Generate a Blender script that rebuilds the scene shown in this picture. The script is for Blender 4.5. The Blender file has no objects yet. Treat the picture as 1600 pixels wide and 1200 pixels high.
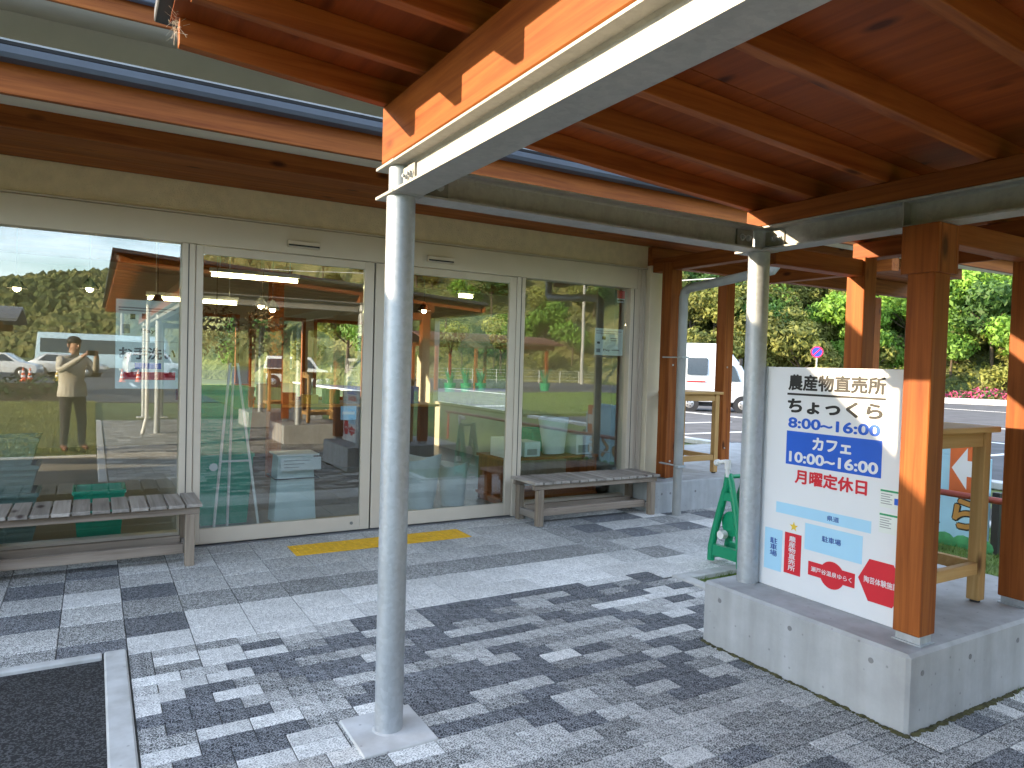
import bpy, bmesh, math, random
from mathutils import Vector, Matrix, noise

# ------------------------------------------------------------------ camera, sky, sun, exposure
S = bpy.context.scene
COL = S.collection
R = math.radians

cam = bpy.data.cameras.new('camera')
cam.sensor_width = 36.0
cam.lens = 36.0 * 1109.05 / 1600.0
cam.clip_start = 0.03
cam.clip_end = 2000
cam_ob = bpy.data.objects.new('camera', cam)
COL.objects.link(cam_ob)
S.camera = cam_ob
_yaw, _pit, _rol = R(30.5445), R(-1.52291), R(-1.62820)
_f = Vector((math.sin(_yaw) * math.cos(_pit), math.cos(_yaw) * math.cos(_pit), math.sin(_pit)))
_r = Vector((math.cos(_yaw), -math.sin(_yaw), 0))
_d = _f.cross(_r)
_r2 = math.cos(_rol) * _r + math.sin(_rol) * _d
_d2 = -math.sin(_rol) * _r + math.cos(_rol) * _d
_m = Matrix((( _r2.x, -_d2.x, -_f.x, 0), (_r2.y, -_d2.y, -_f.y, 0), (_r2.z, -_d2.z, -_f.z, 1.5), (0, 0, 0, 1)))
cam_ob.matrix_world = _m

SUN_AZ, SUN_EL = R(-68.5), R(16.8)
world = bpy.data.worlds.new('World')
S.world = world
world.use_nodes = True
wn, wl = world.node_tree.nodes, world.node_tree.links
bg = next(n for n in wn if n.type == 'BACKGROUND')
sky = wn.new('ShaderNodeTexSky')
sky.sky_type = 'NISHITA'
sky.sun_disc = False
sky.sun_elevation = SUN_EL
sky.sun_rotation = SUN_AZ % (2 * math.pi)
sky.air_density = 1.0
sky.dust_density = 0.35
sky.ozone_density = 1.3
tc = wn.new('ShaderNodeTexCoord')
mp = wn.new('ShaderNodeMapping'); mp.inputs['Scale'].default_value = (1.6, 1.6, 6.0)
cn = wn.new('ShaderNodeTexNoise'); cn.inputs['Scale'].default_value = 2.2; cn.inputs['Detail'].default_value = 7; cn.inputs['Roughness'].default_value = .58
cr = wn.new('ShaderNodeValToRGB'); cr.color_ramp.elements[0].position = .43; cr.color_ramp.elements[1].position = .68
cr.color_ramp.elements[1].color = (.75, .75, .75, 1)
mx = wn.new('ShaderNodeMix'); mx.data_type = 'RGBA'
mx.inputs['B'].default_value = (7.6, 8.3, 9.4, 1)
wl.new(tc.outputs['Generated'], mp.inputs['Vector']); wl.new(mp.outputs[0], cn.inputs['Vector']); wl.new(cn.outputs['Fac'], cr.inputs[0])
wl.new(cr.outputs[0], mx.inputs['Factor']); wl.new(sky.outputs[0], mx.inputs['A']); wl.new(mx.outputs['Result'], bg.inputs['Color'])
bg.inputs['Strength'].default_value = 0.15

sun = bpy.data.lights.new('sun', 'SUN')
sun.energy = 3.0
sun.angle = R(.5)
sun.color = (1.0, .79, .53)
sun_ob = bpy.data.objects.new('sun', sun)
COL.objects.link(sun_ob)
_sd = Vector((math.sin(SUN_AZ) * math.cos(SUN_EL), math.cos(SUN_AZ) * math.cos(SUN_EL), math.sin(SUN_EL)))
sun_ob.rotation_euler = (-_sd).to_track_quat('-Z', 'Y').to_euler()
sun_ob.location = _sd * 60

S.view_settings.view_transform = 'Standard'
S.view_settings.look = 'None'
S.view_settings.gamma = 1
S.view_settings.use_curve_mapping = False
S.view_settings.exposure = 2.2
S.cycles.max_bounces = 7
S.cycles.diffuse_bounces = 3
S.cycles.glossy_bounces = 3
S.cycles.transparent_max_bounces = 10
S.cycles.transmission_bounces = 4
S.cycles.caustics_reflective = False
S.cycles.caustics_refractive = False
S.cycles.sample_clamp_indirect = 6
S.cycles.use_denoising = True
S.cycles.use_adaptive_sampling = True
S.cycles.adaptive_threshold = .025

# ------------------------------------------------------------------ helpers
rnd = random.Random(7)
WL = {}          # world location of parents


def new_mat(name):
    m = bpy.data.materials.new(name)
    m.use_nodes = True
    nt = m.node_tree
    b = nt.nodes.get('Principled BSDF')
    return m, nt.nodes, nt.links, b


def plain(name, col, rough=.55, metal=0.0, var=.12, scale=6.0, bump=.0, bscale=60.0, spec=.5, rand=0.0, coat=0.0):
    """base colour with soft noise variation, optional bump and per-object variation"""
    m, n, l, b = new_mat(name)
    b.inputs['Roughness'].default_value = rough
    b.inputs['Metallic'].default_value = metal
    b.inputs['Specular IOR Level'].default_value = spec
    b.inputs['Coat Weight'].default_value = coat
    t = n.new('ShaderNodeTexCoord')
    nz = n.new('ShaderNodeTexNoise'); nz.inputs['Scale'].default_value = scale; nz.inputs['Detail'].default_value = 5
    l.new(t.outputs['Object'], nz.inputs['Vector'])
    r = n.new('ShaderNodeValToRGB')
    c = Vector(col)
    r.color_ramp.elements[0].position = .3; r.color_ramp.elements[1].position = .7
    r.color_ramp.elements[0].color = (*(c * (1 - var)), 1)
    r.color_ramp.elements[1].color = (*(c * (1 + var)), 1)
    l.new(nz.outputs['Fac'], r.inputs[0])
    out = r.outputs[0]
    if rand:
        oi = n.new('ShaderNodeObjectInfo')
        mr = n.new('ShaderNodeMapRange'); mr.inputs['To Min'].default_value = 1 - rand; mr.inputs['To Max'].default_value = 1 + rand
        l.new(oi.outputs['Random'], mr.inputs['Value'])
        h = n.new('ShaderNodeHueSaturation')
        l.new(mr.outputs[0], h.inputs['Value']); l.new(out, h.inputs['Color'])
        out = h.outputs[0]
    l.new(out, b.inputs['Base Color'])
    if bump:
        nb = n.new('ShaderNodeTexNoise'); nb.inputs['Scale'].default_value = bscale; nb.inputs['Detail'].default_value = 6
        l.new(t.outputs['Object'], nb.inputs['Vector'])
        bp = n.new('ShaderNodeBump'); bp.inputs['Strength'].default_value = bump; bp.inputs['Distance'].default_value = .01
        l.new(nb.outputs['Fac'], bp.inputs['Height']); l.new(bp.outputs[0], b.inputs['Normal'])
    return m


def wood(name, dark, light, axis, rough=.55, knots=True, rand=.16, scale=1.0):
    """grained timber, the grain runs along the given axis (0, 1 or 2)"""
    m, n, l, b = new_mat(name)
    t = n.new('ShaderNodeTexCoord')
    oi = n.new('ShaderNodeObjectInfo')
    ad = n.new('ShaderNodeVectorMath'); ad.operation = 'MULTIPLY_ADD'
    ad.inputs[1].default_value = (1, 1, 1)
    sc = n.new('ShaderNodeVectorMath'); sc.operation = 'SCALE'; sc.inputs['Scale'].default_value = 7.0
    cx = n.new('ShaderNodeCombineXYZ')
    for i in range(3):
        l.new(oi.outputs['Random'], cx.inputs[i])
    l.new(cx.outputs[0], sc.inputs[0])
    l.new(t.outputs['Object'], ad.inputs[0]); l.new(sc.outputs[0], ad.inputs[2])
    mpn = n.new('ShaderNodeMapping')
    s = [26.0 * scale] * 3
    s[axis] = 1.1 * scale
    mpn.inputs['Scale'].default_value = s
    l.new(ad.outputs[0], mpn.inputs['Vector'])
    nz = n.new('ShaderNodeTexNoise'); nz.inputs['Scale'].default_value = 1.0; nz.inputs['Detail'].default_value = 6; nz.inputs['Roughness'].default_value = .62; nz.inputs['Distortion'].default_value = .5
    l.new(mpn.outputs[0], nz.inputs['Vector'])
    r = n.new('ShaderNodeValToRGB')
    r.color_ramp.elements[0].position = .24; r.color_ramp.elements[1].position = .74
    r.color_ramp.elements[0].color = (*dark, 1); r.color_ramp.elements[1].color = (*light, 1)
    l.new(nz.outputs['Fac'], r.inputs[0])
    out = r.outputs[0]
    # broad tone drift
    nz2 = n.new('ShaderNodeTexNoise'); nz2.inputs['Scale'].default_value = 2.3; nz2.inputs['Detail'].default_value = 2
    l.new(ad.outputs[0], nz2.inputs['Vector'])
    mr2 = n.new('ShaderNodeMapRange'); mr2.inputs['To Min'].default_value = .8; mr2.inputs['To Max'].default_value = 1.2
    l.new(nz2.outputs['Fac'], mr2.inputs['Value'])
    mr = n.new('ShaderNodeMapRange'); mr.inputs['To Min'].default_value = 1 - rand; mr.inputs['To Max'].default_value = 1 + rand
    l.new(oi.outputs['Random'], mr.inputs['Value'])
    mm = n.new('ShaderNodeMath'); mm.operation = 'MULTIPLY'
    l.new(mr.outputs[0], mm.inputs[0]); l.new(mr2.outputs[0], mm.inputs[1])
    h = n.new('ShaderNodeHueSaturation')
    l.new(mm.outputs[0], h.inputs['Value']); l.new(out, h.inputs['Color'])
    out = h.outputs[0]
    if knots:
        mk_ = n.new('ShaderNodeMapping')
        s2 = [5.0] * 3; s2[axis] = 2.0
        mk_.inputs['Scale'].default_value = s2
        l.new(ad.outputs[0], mk_.inputs['Vector'])
        v = n.new('ShaderNodeTexVoronoi'); v.inputs['Scale'].default_value = 1.0
        l.new(mk_.outputs[0], v.inputs['Vector'])
        kr = n.new('ShaderNodeValToRGB')
        kr.color_ramp.elements[0].position = .06; kr.color_ramp.elements[1].position = .15
        kr.color_ramp.elements[0].color = (.25, .2, .2, 1); kr.color_ramp.elements[1].color = (1, 1, 1, 1)
        l.new(v.outputs['Distance'], kr.inputs[0])
        ml = n.new('ShaderNodeMix'); ml.data_type = 'RGBA'; ml.blend_type = 'MULTIPLY'; ml.inputs['Factor'].default_value = 1
        l.new(out, ml.inputs['A']); l.new(kr.outputs[0], ml.inputs['B'])
        out = ml.outputs['Result']
    l.new(out, b.inputs['Base Color'])
    b.inputs['Roughness'].default_value = rough
    b.inputs['Specular IOR Level'].default_value = .2
    bp = n.new('ShaderNodeBump'); bp.inputs['Strength'].default_value = .18; bp.inputs['Distance'].default_value = .004
    l.new(nz.outputs['Fac'], bp.inputs['Height']); l.new(bp.outputs[0], b.inputs['Normal'])
    return m


def paver_mat(name, lo, hi, grain=270.0, bal=.5):
    """exposed-aggregate paving: light and dark grains, blotches, dirt"""
    m, n, l, b = new_mat(name)
    t = n.new('ShaderNodeTexCoord')
    v = n.new('ShaderNodeTexVoronoi'); v.inputs['Scale'].default_value = grain
    l.new(t.outputs['Object'], v.inputs['Vector'])
    sp = n.new('ShaderNodeSeparateColor')
    l.new(v.outputs['Color'], sp.inputs[0])
    r = n.new('ShaderNodeValToRGB'); r.color_ramp.interpolation = 'LINEAR'
    r.color_ramp.elements[0].position = max(.02, bal - .10); r.color_ramp.elements[1].position = min(.98, bal + .10)
    r.color_ramp.elements[0].color = (*lo, 1); r.color_ramp.elements[1].color = (*hi, 1)
    l.new(sp.outputs[0], r.inputs[0])
    nz = n.new('ShaderNodeTexNoise'); nz.inputs['Scale'].default_value = 3.0; nz.inputs['Detail'].default_value = 6; nz.inputs['Roughness'].default_value = .65
    l.new(t.outputs['Object'], nz.inputs['Vector'])
    oi = n.new('ShaderNodeObjectInfo')
    mr = n.new('ShaderNodeMapRange'); mr.inputs['To Min'].default_value = .86; mr.inputs['To Max'].default_value = 1.13
    l.new(oi.outputs['Random'], mr.inputs['Value'])
    mr2 = n.new('ShaderNodeMapRange'); mr2.inputs['From Min'].default_value = .3; mr2.inputs['From Max'].default_value = .7; mr2.inputs['To Min'].default_value = .86; mr2.inputs['To Max'].default_value = 1.1
    l.new(nz.outputs['Fac'], mr2.inputs['Value'])
    gm = n.new('ShaderNodeNewGeometry')
    nw = n.new('ShaderNodeTexNoise'); nw.inputs['Scale'].default_value = 38.0; nw.inputs['Detail'].default_value = 3
    l.new(gm.outputs['Position'], nw.inputs['Vector'])
    mr3 = n.new('ShaderNodeMapRange'); mr3.inputs['From Min'].default_value = .3; mr3.inputs['From Max'].default_value = .7; mr3.inputs['To Min'].default_value = .93; mr3.inputs['To Max'].default_value = 1.07
    l.new(nw.outputs['Fac'], mr3.inputs['Value'])
    ns = n.new('ShaderNodeTexNoise'); ns.inputs['Scale'].default_value = 1.1; ns.inputs['Detail'].default_value = 7; ns.inputs['Roughness'].default_value = .7
    l.new(gm.outputs['Position'], ns.inputs['Vector'])
    mr4 = n.new('ShaderNodeMapRange'); mr4.inputs['From Min'].default_value = .35; mr4.inputs['From Max'].default_value = .65; mr4.inputs['To Min'].default_value = .88; mr4.inputs['To Max'].default_value = 1.08
    l.new(ns.outputs['Fac'], mr4.inputs['Value'])
    prod = mr.outputs[0]
    for q_ in (mr2, mr3, mr4):
        mm = n.new('ShaderNodeMath'); mm.operation = 'MULTIPLY'
        l.new(prod, mm.inputs[0]); l.new(q_.outputs[0], mm.inputs[1]); prod = mm.outputs[0]
    h = n.new('ShaderNodeHueSaturation')
    l.new(prod, h.inputs['Value']); l.new(r.outputs[0], h.inputs['Color'])
    l.new(h.outputs[0], b.inputs['Base Color'])
    b.inputs['Roughness'].default_value = .85
    bp = n.new('ShaderNodeBump'); bp.inputs['Strength'].default_value = .35; bp.inputs['Distance'].default_value = .002
    l.new(v.outputs['Distance'], bp.inputs['Height']); l.new(bp.outputs[0], b.inputs['Normal'])
    return m


def concrete_mat(name, col, streak=.25):
    m, n, l, b = new_mat(name)
    t = n.new('ShaderNodeTexCoord')
    nz = n.new('ShaderNodeTexNoise'); nz.inputs['Scale'].default_value = 3.5; nz.inputs['Detail'].default_value = 9; nz.inputs['Roughness'].default_value = .68
    l.new(t.outputs['Object'], nz.inputs['Vector'])
    c = Vector(col)
    r = n.new('ShaderNodeValToRGB')
    r.color_ramp.elements[0].position = .28; r.color_ramp.elements[1].position = .72
    r.color_ramp.elements[0].color = (*(c * (1 - streak)), 1); r.color_ramp.elements[1].color = (*(c * (1 + streak * .7)), 1)
    l.new(nz.outputs['Fac'], r.inputs[0])
    mpn = n.new('ShaderNodeMapping'); mpn.inputs['Scale'].default_value = (9, 9, .9)
    l.new(t.outputs['Object'], mpn.inputs['Vector'])
    n2 = n.new('ShaderNodeTexNoise'); n2.inputs['Scale'].default_value = 1.0; n2.inputs['Detail'].default_value = 4
    l.new(mpn.outputs[0], n2.inputs['Vector'])
    r2 = n.new('ShaderNodeValToRGB')
    r2.color_ramp.elements[0].position = .3; r2.color_ramp.elements[1].position = .6
    r2.color_ramp.elements[0].color = (.80, .79, .77, 1); r2.color_ramp.elements[1].color = (1, 1, 1, 1)
    l.new(n2.outputs['Fac'], r2.inputs[0])
    v = n.new('ShaderNodeTexVoronoi'); v.inputs['Scale'].default_value = 15.0
    l.new(t.outputs['Object'], v.inputs['Vector'])
    r3 = n.new('ShaderNodeValToRGB')
    r3.color_ramp.elements[0].position = .05; r3.color_ramp.elements[1].position = .11
    r3.color_ramp.elements[0].color = (.55, .55, .55, 1); r3.color_ramp.elements[1].color = (1, 1, 1, 1)
    l.new(v.outputs['Distance'], r3.inputs[0])
    a1 = n.new('ShaderNodeMix'); a1.data_type = 'RGBA'; a1.blend_type = 'MULTIPLY'; a1.inputs['Factor'].default_value = 1
    l.new(r.outputs[0], a1.inputs['A']); l.new(r2.outputs[0], a1.inputs['B'])
    a2 = n.new('ShaderNodeMix'); a2.data_type = 'RGBA'; a2.blend_type = 'MULTIPLY'; a2.inputs['Factor'].default_value = .8
    l.new(a1.outputs['Result'], a2.inputs['A']); l.new(r3.outputs[0], a2.inputs['B'])
    l.new(a2.outputs['Result'], b.inputs['Base Color'])
    b.inputs['Roughness'].default_value = .8
    bp = n.new('ShaderNodeBump'); bp.inputs['Strength'].default_value = .3; bp.inputs['Distance'].default_value = .004
    l.new(a2.outputs['Result'], bp.inputs['Height']); l.new(bp.outputs[0], b.inputs['Normal'])
    return m


def galv_mat(name, col=(.50, .53, .56), metal=.45, rough=.45):
    """hot-dip galvanised steel with spangle and runs"""
    m, n, l, b = new_mat(name)
    t = n.new('ShaderNodeTexCoord')
    v = n.new('ShaderNodeTexVoronoi'); v.inputs['Scale'].default_value = 55.0
    l.new(t.outputs['Object'], v.inputs['Vector'])
    sp = n.new('ShaderNodeSeparateColor'); l.new(v.outputs['Color'], sp.inputs[0])
    nz = n.new('ShaderNodeTexNoise'); nz.inputs['Scale'].default_value = 5.0; nz.inputs['Detail'].default_value = 8; nz.inputs['Roughness'].default_value = .7
    mpn = n.new('ShaderNodeMapping'); mpn.inputs['Scale'].default_value = (3, 3, .8)
    l.new(t.outputs['Object'], mpn.inputs['Vector']); l.new(mpn.outputs[0], nz.inputs['Vector'])
    ad = n.new('ShaderNodeMath'); ad.operation = 'MULTIPLY_ADD'; ad.inputs[1].default_value = .22
    l.new(sp.outputs[0], ad.inputs[0]); l.new(nz.outputs['Fac'], ad.inputs[2])
    c = Vector(col)
    r = n.new('ShaderNodeValToRGB')
    r.color_ramp.elements[0].position = .38; r.color_ramp.elements[1].position = .82
    r.color_ramp.elements[0].color = (*(c * .86), 1); r.color_ramp.elements[1].color = (*(c * 1.14), 1)
    l.new(ad.outputs[0], r.inputs[0]); l.new(r.outputs[0], b.inputs['Base Color'])
    b.inputs['Metallic'].default_value = metal
    rr = n.new('ShaderNodeMapRange'); rr.inputs['To Min'].default_value = rough - .08; rr.inputs['To Max'].default_value = rough + .14
    l.new(ad.outputs[0], rr.inputs['Value']); l.new(rr.outputs[0], b.inputs['Roughness'])
    return m


def glass_mat(name, tint=(.93, .97, .96), base=.14):
    """coated window glass: part mirror, part clear"""
    m, n, l, b = new_mat(name)
    n.remove(b)
    out = next(x for x in n if x.type == 'OUTPUT_MATERIAL')
    lw = n.new('ShaderNodeLayerWeight'); lw.inputs['Blend'].default_value = .5
    pw = n.new('ShaderNodeMath'); pw.operation = 'POWER'; pw.inputs[1].default_value = 4.0
    l.new(lw.outputs['Facing'], pw.inputs[0])
    ma = n.new('ShaderNodeMapRange'); ma.inputs['To Min'].default_value = base; ma.inputs['To Max'].default_value = 1.0
    l.new(pw.outputs[0], ma.inputs['Value'])
    wv = n.new('ShaderNodeTexNoise'); wv.inputs['Scale'].default_value = 1.3; wv.inputs['Detail'].default_value = 1
    wt = n.new('ShaderNodeTexCoord'); l.new(wt.outputs['Object'], wv.inputs['Vector'])
    wb = n.new('ShaderNodeBump'); wb.inputs['Strength'].default_value = .05; wb.inputs['Distance'].default_value = .01
    l.new(wv.outputs['Fac'], wb.inputs['Height'])
    tr = n.new('ShaderNodeBsdfTransparent'); tr.inputs[0].default_value = (*tint, 1)
    gl = n.new('ShaderNodeBsdfGlossy'); gl.inputs['Roughness'].default_value = 0.0; gl.inputs[0].default_value = (.95, .97, .96, 1); l.new(wb.outputs[0], gl.inputs['Normal'])
    ms = n.new('ShaderNodeMixShader')
    l.new(ma.outputs[0], ms.inputs[0]); l.new(tr.outputs[0], ms.inputs[1]); l.new(gl.outputs[0], ms.inputs[2]); l.new(ms.outputs[0], out.inputs['Surface'])
    return m


def emit_mat(name, col, strength):
    m, n, l, b = new_mat(name)
    b.inputs['Base Color'].default_value = (*col, 1)
    b.inputs['Emission Color'].default_value = (*col, 1)
    b.inputs['Emission Strength'].default_value = strength
    return m


class B:
    """collects shapes in world coordinates into one bmesh"""
    def __init__(self):
        self.bm = bmesh.new()

    def box(self, x0, x1, y0, y1, z0, z1):
        v = [self.bm.verts.new(p) for p in ((x0, y0, z0), (x1, y0, z0), (x1, y1, z0), (x0, y1, z0), (x0, y0, z1), (x1, y0, z1), (x1, y1, z1), (x0, y1, z1))]
        for f in ((0, 3, 2, 1), (4, 5, 6, 7), (0, 1, 5, 4), (1, 2, 6, 5), (2, 3, 7, 6), (3, 0, 4, 7)):
            self.bm.faces.new([v[i] for i in f])
        return self

    def hull8(self, pts):
        v = [self.bm.verts.new(p) for p in pts]
        for f in ((0, 3, 2, 1), (4, 5, 6, 7), (0, 1, 5, 4), (1, 2, 6, 5), (2, 3, 7, 6), (3, 0, 4, 7)):
            self.bm.faces.new([v[i] for i in f])
        return self

    def bar(self, p0, p1, w, h, up=(0, 0, 1)):
        """rectangular bar between two points, w across, h along 'up'"""
        p0, p1 = Vector(p0), Vector(p1)
        d = (p1 - p0).normalized()
        s = d.cross(Vector(up))
        if s.length < 1e-4:
            s = d.cross(Vector((1, 0, 0)))
        s.normalize()
        u = s.cross(d).normalized()
        a, c = s * w / 2, u * h / 2
        return self.hull8([p0 - a - c, p0 + a - c, p1 + a - c, p1 - a - c, p0 - a + c, p0 + a + c, p1 + a + c, p1 - a + c])

    def tube(self, p0, p1, r0, r1=None, seg=20, cap=True):
        r1 = r0 if r1 is None else r1
        p0, p1 = Vector(p0), Vector(p1)
        d = (p1 - p0).normalized()
        s = d.cross(Vector((0, 0, 1)))
        if s.length < 1e-4:
            s = Vector((1, 0, 0))
        s.normalize()
        u = s.cross(d).normalized()
        ra, rb = [], []
        for i in range(seg):
            a = 2 * math.pi * i / seg
            k = s * math.cos(a) + u * math.sin(a)
            ra.append(self.bm.verts.new(p0 + k * r0)); rb.append(self.bm.verts.new(p1 + k * r1))
        for i in range(seg):
            j = (i + 1) % seg
            self.bm.faces.new((ra[i], ra[j], rb[j], rb[i]))
        if cap:
            self.bm.faces.new(ra[::-1]); self.bm.faces.new(rb)
        return self

    def path(self, pts, r, seg=10):
        """round pipe along a polyline with mitred joints"""
        pts = [Vector(p) for p in pts]
        rings = []
        ref = None
        for i, p in enumerate(pts):
            d = ((pts[min(i + 1, len(pts) - 1)] - p).normalized() + (p - pts[max(i - 1, 0)]).normalized())
            d.normalize()
            if ref is None:
                ref = d.cross(Vector((0, 0, 1)))
                if ref.length < 1e-3:
                    ref = Vector((1, 0, 0))
            s = (ref - d * ref.dot(d)).normalized()
            ref = s
            u = s.cross(d)
            rings.append([self.bm.verts.new(p + (s * math.cos(2 * math.pi * k / seg) + u * math.sin(2 * math.pi * k / seg)) * r) for k in range(seg)])
        for a, b_ in zip(rings, rings[1:]):
            for k in range(seg):
                j = (k + 1) % seg
                self.bm.faces.new((a[k], a[j], b_[j], b_[k]))
        self.bm.faces.new(rings[0][::-1]); self.bm.faces.new(rings[-1])
        return self

    def prism(self, poly, vec):
        """polygon (world points) swept along a vector"""
        v = Vector(vec)
        a = [self.bm.verts.new(Vector(p)) for p in poly]
        b_ = [self.bm.verts.new(Vector(p) + v) for p in poly]
        n = len(a)
        self.bm.faces.new(a[::-1]); self.bm.faces.new(b_)
        for i in range(n):
            j = (i + 1) % n
            self.bm.faces.new((a[i], a[j], b_[j], b_[i]))
        return self

    def quad(self, *p):
        self.bm.faces.new([self.bm.verts.new(Vector(q)) for q in p])
        return self

    def ball(self, c, r, sx=1, sy=1, sz=1, u=14, v=9):
        g = bmesh.ops.create_uvsphere(self.bm, u_segments=u, v_segments=v, radius=r)
        for w in g['verts']:
            w.co = Vector((w.co.x * sx, w.co.y * sy, w.co.z * sz)) + Vector(c)
        return self


def mk(name, b, mat, parent=None, bevel=0.0, smooth=False, label=None, cat=None, group=None, kind=None, seg=1):
    bm = b.bm
    bmesh.ops.recalc_face_normals(bm, faces=bm.faces[:])
    if bevel:
        ed = [e for e in bm.edges if len(e.link_faces) == 2 and e.calc_face_angle(0) > .5]
        bmesh.ops.bevel(bm, geom=ed, offset=bevel, offset_type='OFFSET', segments=seg, profile=.5, affect='EDGES', clamp_overlap=True)
    off = WL[parent] if parent is not None else Vector((0, 0, 0))
    for v in bm.verts:
        v.co -= off
    me = bpy.data.meshes.new(name)
    bm.to_mesh(me); bm.free()
    if isinstance(mat, (list, tuple)):
        for q in mat:
            me.materials.append(q)
    else:
        me.materials.append(mat)
    if smooth:
        sharp = R(38)
        for p in me.polygons:
            p.use_smooth = True
        me.set_sharp_from_angle(angle=sharp)
    o = bpy.data.objects.new(name, me)
    COL.objects.link(o)
    if parent is not None:
        o.parent = parent
        WL[o] = WL[parent]
    else:
        WL[o] = Vector((0, 0, 0))
    tag(o, label, cat, group, kind)
    return o


def tag(o, label=None, cat=None, group=None, kind=None):
    if label: o['label'] = label
    if cat: o['category'] = cat
    if group: o['group'] = group
    if kind: o['kind'] = kind
    return o


def thing(name, loc, label=None, cat=None, group=None, kind=None):
    o = bpy.data.objects.new(name, None)
    o.empty_display_size = .1
    COL.objects.link(o)
    o.location = loc
    WL[o] = Vector(loc)
    return tag(o, label, cat, group, kind)


def dup(root, loc, rotz=0.0, label=None, scale=None):
    """copy of a thing with copies of its parts and sub-parts"""
    def rec(o, parent):
        c = o.copy()
        COL.objects.link(c)
        c.parent = parent
        for ch in o.children:
            rec(ch, c)
        return c
    r = rec(root, None)
    r.location = loc
    r.rotation_euler = (0, 0, rotz)
    if scale: r.scale = (scale, scale, scale)
    if label: r['label'] = label
    return r


def share(name, mesh, parent, loc, rotz=0.0, mat=None):
    """an object that shares mesh data, placed at a world location under its parent"""
    o = bpy.data.objects.new(name, mesh)
    COL.objects.link(o)
    o.parent = parent
    o.location = Vector(loc) - (WL[parent] if parent else Vector((0, 0, 0)))
    o.rotation_euler = (0, 0, rotz)
    return o


def text(name, body, y0, y1, z0, z1, x, mat, parent, bold=.0, frame=None, thick=0.0):
    """flat lettering fitted to a rectangle; frame maps (u, v) in 0..1 to a world point"""
    cu = bpy.data.curves.new('lettering', 'FONT')
    cu.body = body
    cu.size = 1.0
    cu.resolution_u = 4
    if '\n' in body: cu.align_x = 'CENTER'
    o = bpy.data.objects.new('lettering', cu)
    COL.objects.link(o)
    bpy.context.view_layer.update()
    me = bpy.data.meshes.new_from_object(o.evaluated_get(bpy.context.evaluated_depsgraph_get()))
    bpy.data.objects.remove(o)
    xs = [v.co.x for v in me.vertices]; ys = [v.co.y for v in me.vertices]
    ax, bx, ay, by = min(xs), max(xs), min(ys), max(ys)
    off = WL[parent]
    base = [v.co.copy() for v in me.vertices]
    faces = [tuple(p.vertices) for p in me.polygons]
    bpy.data.meshes.remove(me)
    sh_ = [(0, 0)] + ([(bold, 0), (-bold, 0), (0, bold), (0, -bold), (.7 * bold, .7 * bold), (-.7 * bold, .7 * bold), (.7 * bold, -.7 * bold), (-.7 * bold, -.7 * bold)] if bold else [])
    ax, bx, ay, by = ax - bold, bx + bold, ay - bold, by + bold
    nv, nf = [], []
    def fr(u, w): return frame(u, w) if frame else Vector((x, y0 + (y1 - y0) * u, z0 + (z1 - z0) * w))
    nrm = (fr(1, 0) - fr(0, 0)).cross(fr(0, 1) - fr(0, 0)).normalized()
    for k, (sx_, sy_) in enumerate(sh_):                      # the heavier weight comes from shifted copies of the strokes
        o0 = len(nv)
        nv += [fr((c.x + sx_ - ax) / (bx - ax), (c.y + sy_ - ay) / max(by - ay, 1e-6)) + nrm * (k * .00006) - off for c in base]
        nf += [tuple(i + o0 for i in f) for f in faces]
    me = bpy.data.meshes.new(name)
    me.from_pydata(nv, [], nf)
    me.materials.append(mat)
    ob = bpy.data.objects.new(name, me)
    COL.objects.link(ob)
    ob.parent = parent
    WL[ob] = off
    return ob


# ------------------------------------------------------------------ materials
OR_D, OR_L = (.150, .030, .006), (.39, .122, .026)
WX = wood('stained_timber_x', OR_D, OR_L, 0)
WY = wood('stained_timber_y', OR_D, OR_L, 1)
WZ = wood('stained_timber_z', OR_D, OR_L, 2)
PLY = wood('stained_plywood', (.15, .029, .005), (.32, .074, .012), 1, knots=True, scale=.6, rand=.1)
GREYW_X = wood('weathered_wood_x', (.17, .125, .09), (.39, .32, .26), 0, rough=.85, rand=.2)
GREYW_Y = wood('weathered_wood_y', (.20, .17, .145), (.44, .395, .35), 1, rough=.85, rand=.22)
GREYW_Z = wood('weathered_wood_z', (.15, .11, .08), (.33, .27, .21), 2, rough=.85, rand=.2)
TAN_X = wood('tan_timber_x', (.40, .22, .075), (.58, .36, .15), 0, rand=.1)
TAN_Z = wood('tan_timber_z', (.40, .22, .075), (.58, .36, .15), 2, rand=.1)
GALV = galv_mat('galvanised_steel', (.43, .46, .49))
PAINT_STEEL = galv_mat('silver_grey_steel', (.38, .37, .34), .25, .5)
DARK_STEEL = galv_mat('dull_steel', (.24, .24, .22), .4, .5)
CONC = concrete_mat('cast_concrete', (.43, .44, .45), .18)
KERB = concrete_mat('kerb_concrete', (.55, .55, .54), .14)
PLATE = concrete_mat('base_plate_mortar', (.60, .60, .60), .10)
STUCCO = plain('beige_stucco', (.70, .57, .37), .9, var=.07, scale=14, bump=.9, bscale=85)
BEIGE = plain('beige_board', (.76, .66, .49), .8, var=.05, scale=3)
FRAME = plain('beige_metal_frame', (.62, .54, .44), .42, metal=.1, var=.03, scale=4)
FRAME_D = plain('shadow_gap_metal', (.06, .055, .05), .6)
GUTTER = plain('blue_grey_gutter', (.085, .10, .13), .6, metal=.0, var=.08, spec=.3)
CANROOF = plain('dark_canopy_roof', (.05, .052, .055), .6)
ROOFM = plain('grey_metal_roof', (.30, .31, .32), .55, metal=.1)
GLASS = glass_mat('window_glass')
ASPH = paver_mat('asphalt', (.010, .010, .011), (.075, .075, .078), grain=150.0, bal=.62)
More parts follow.
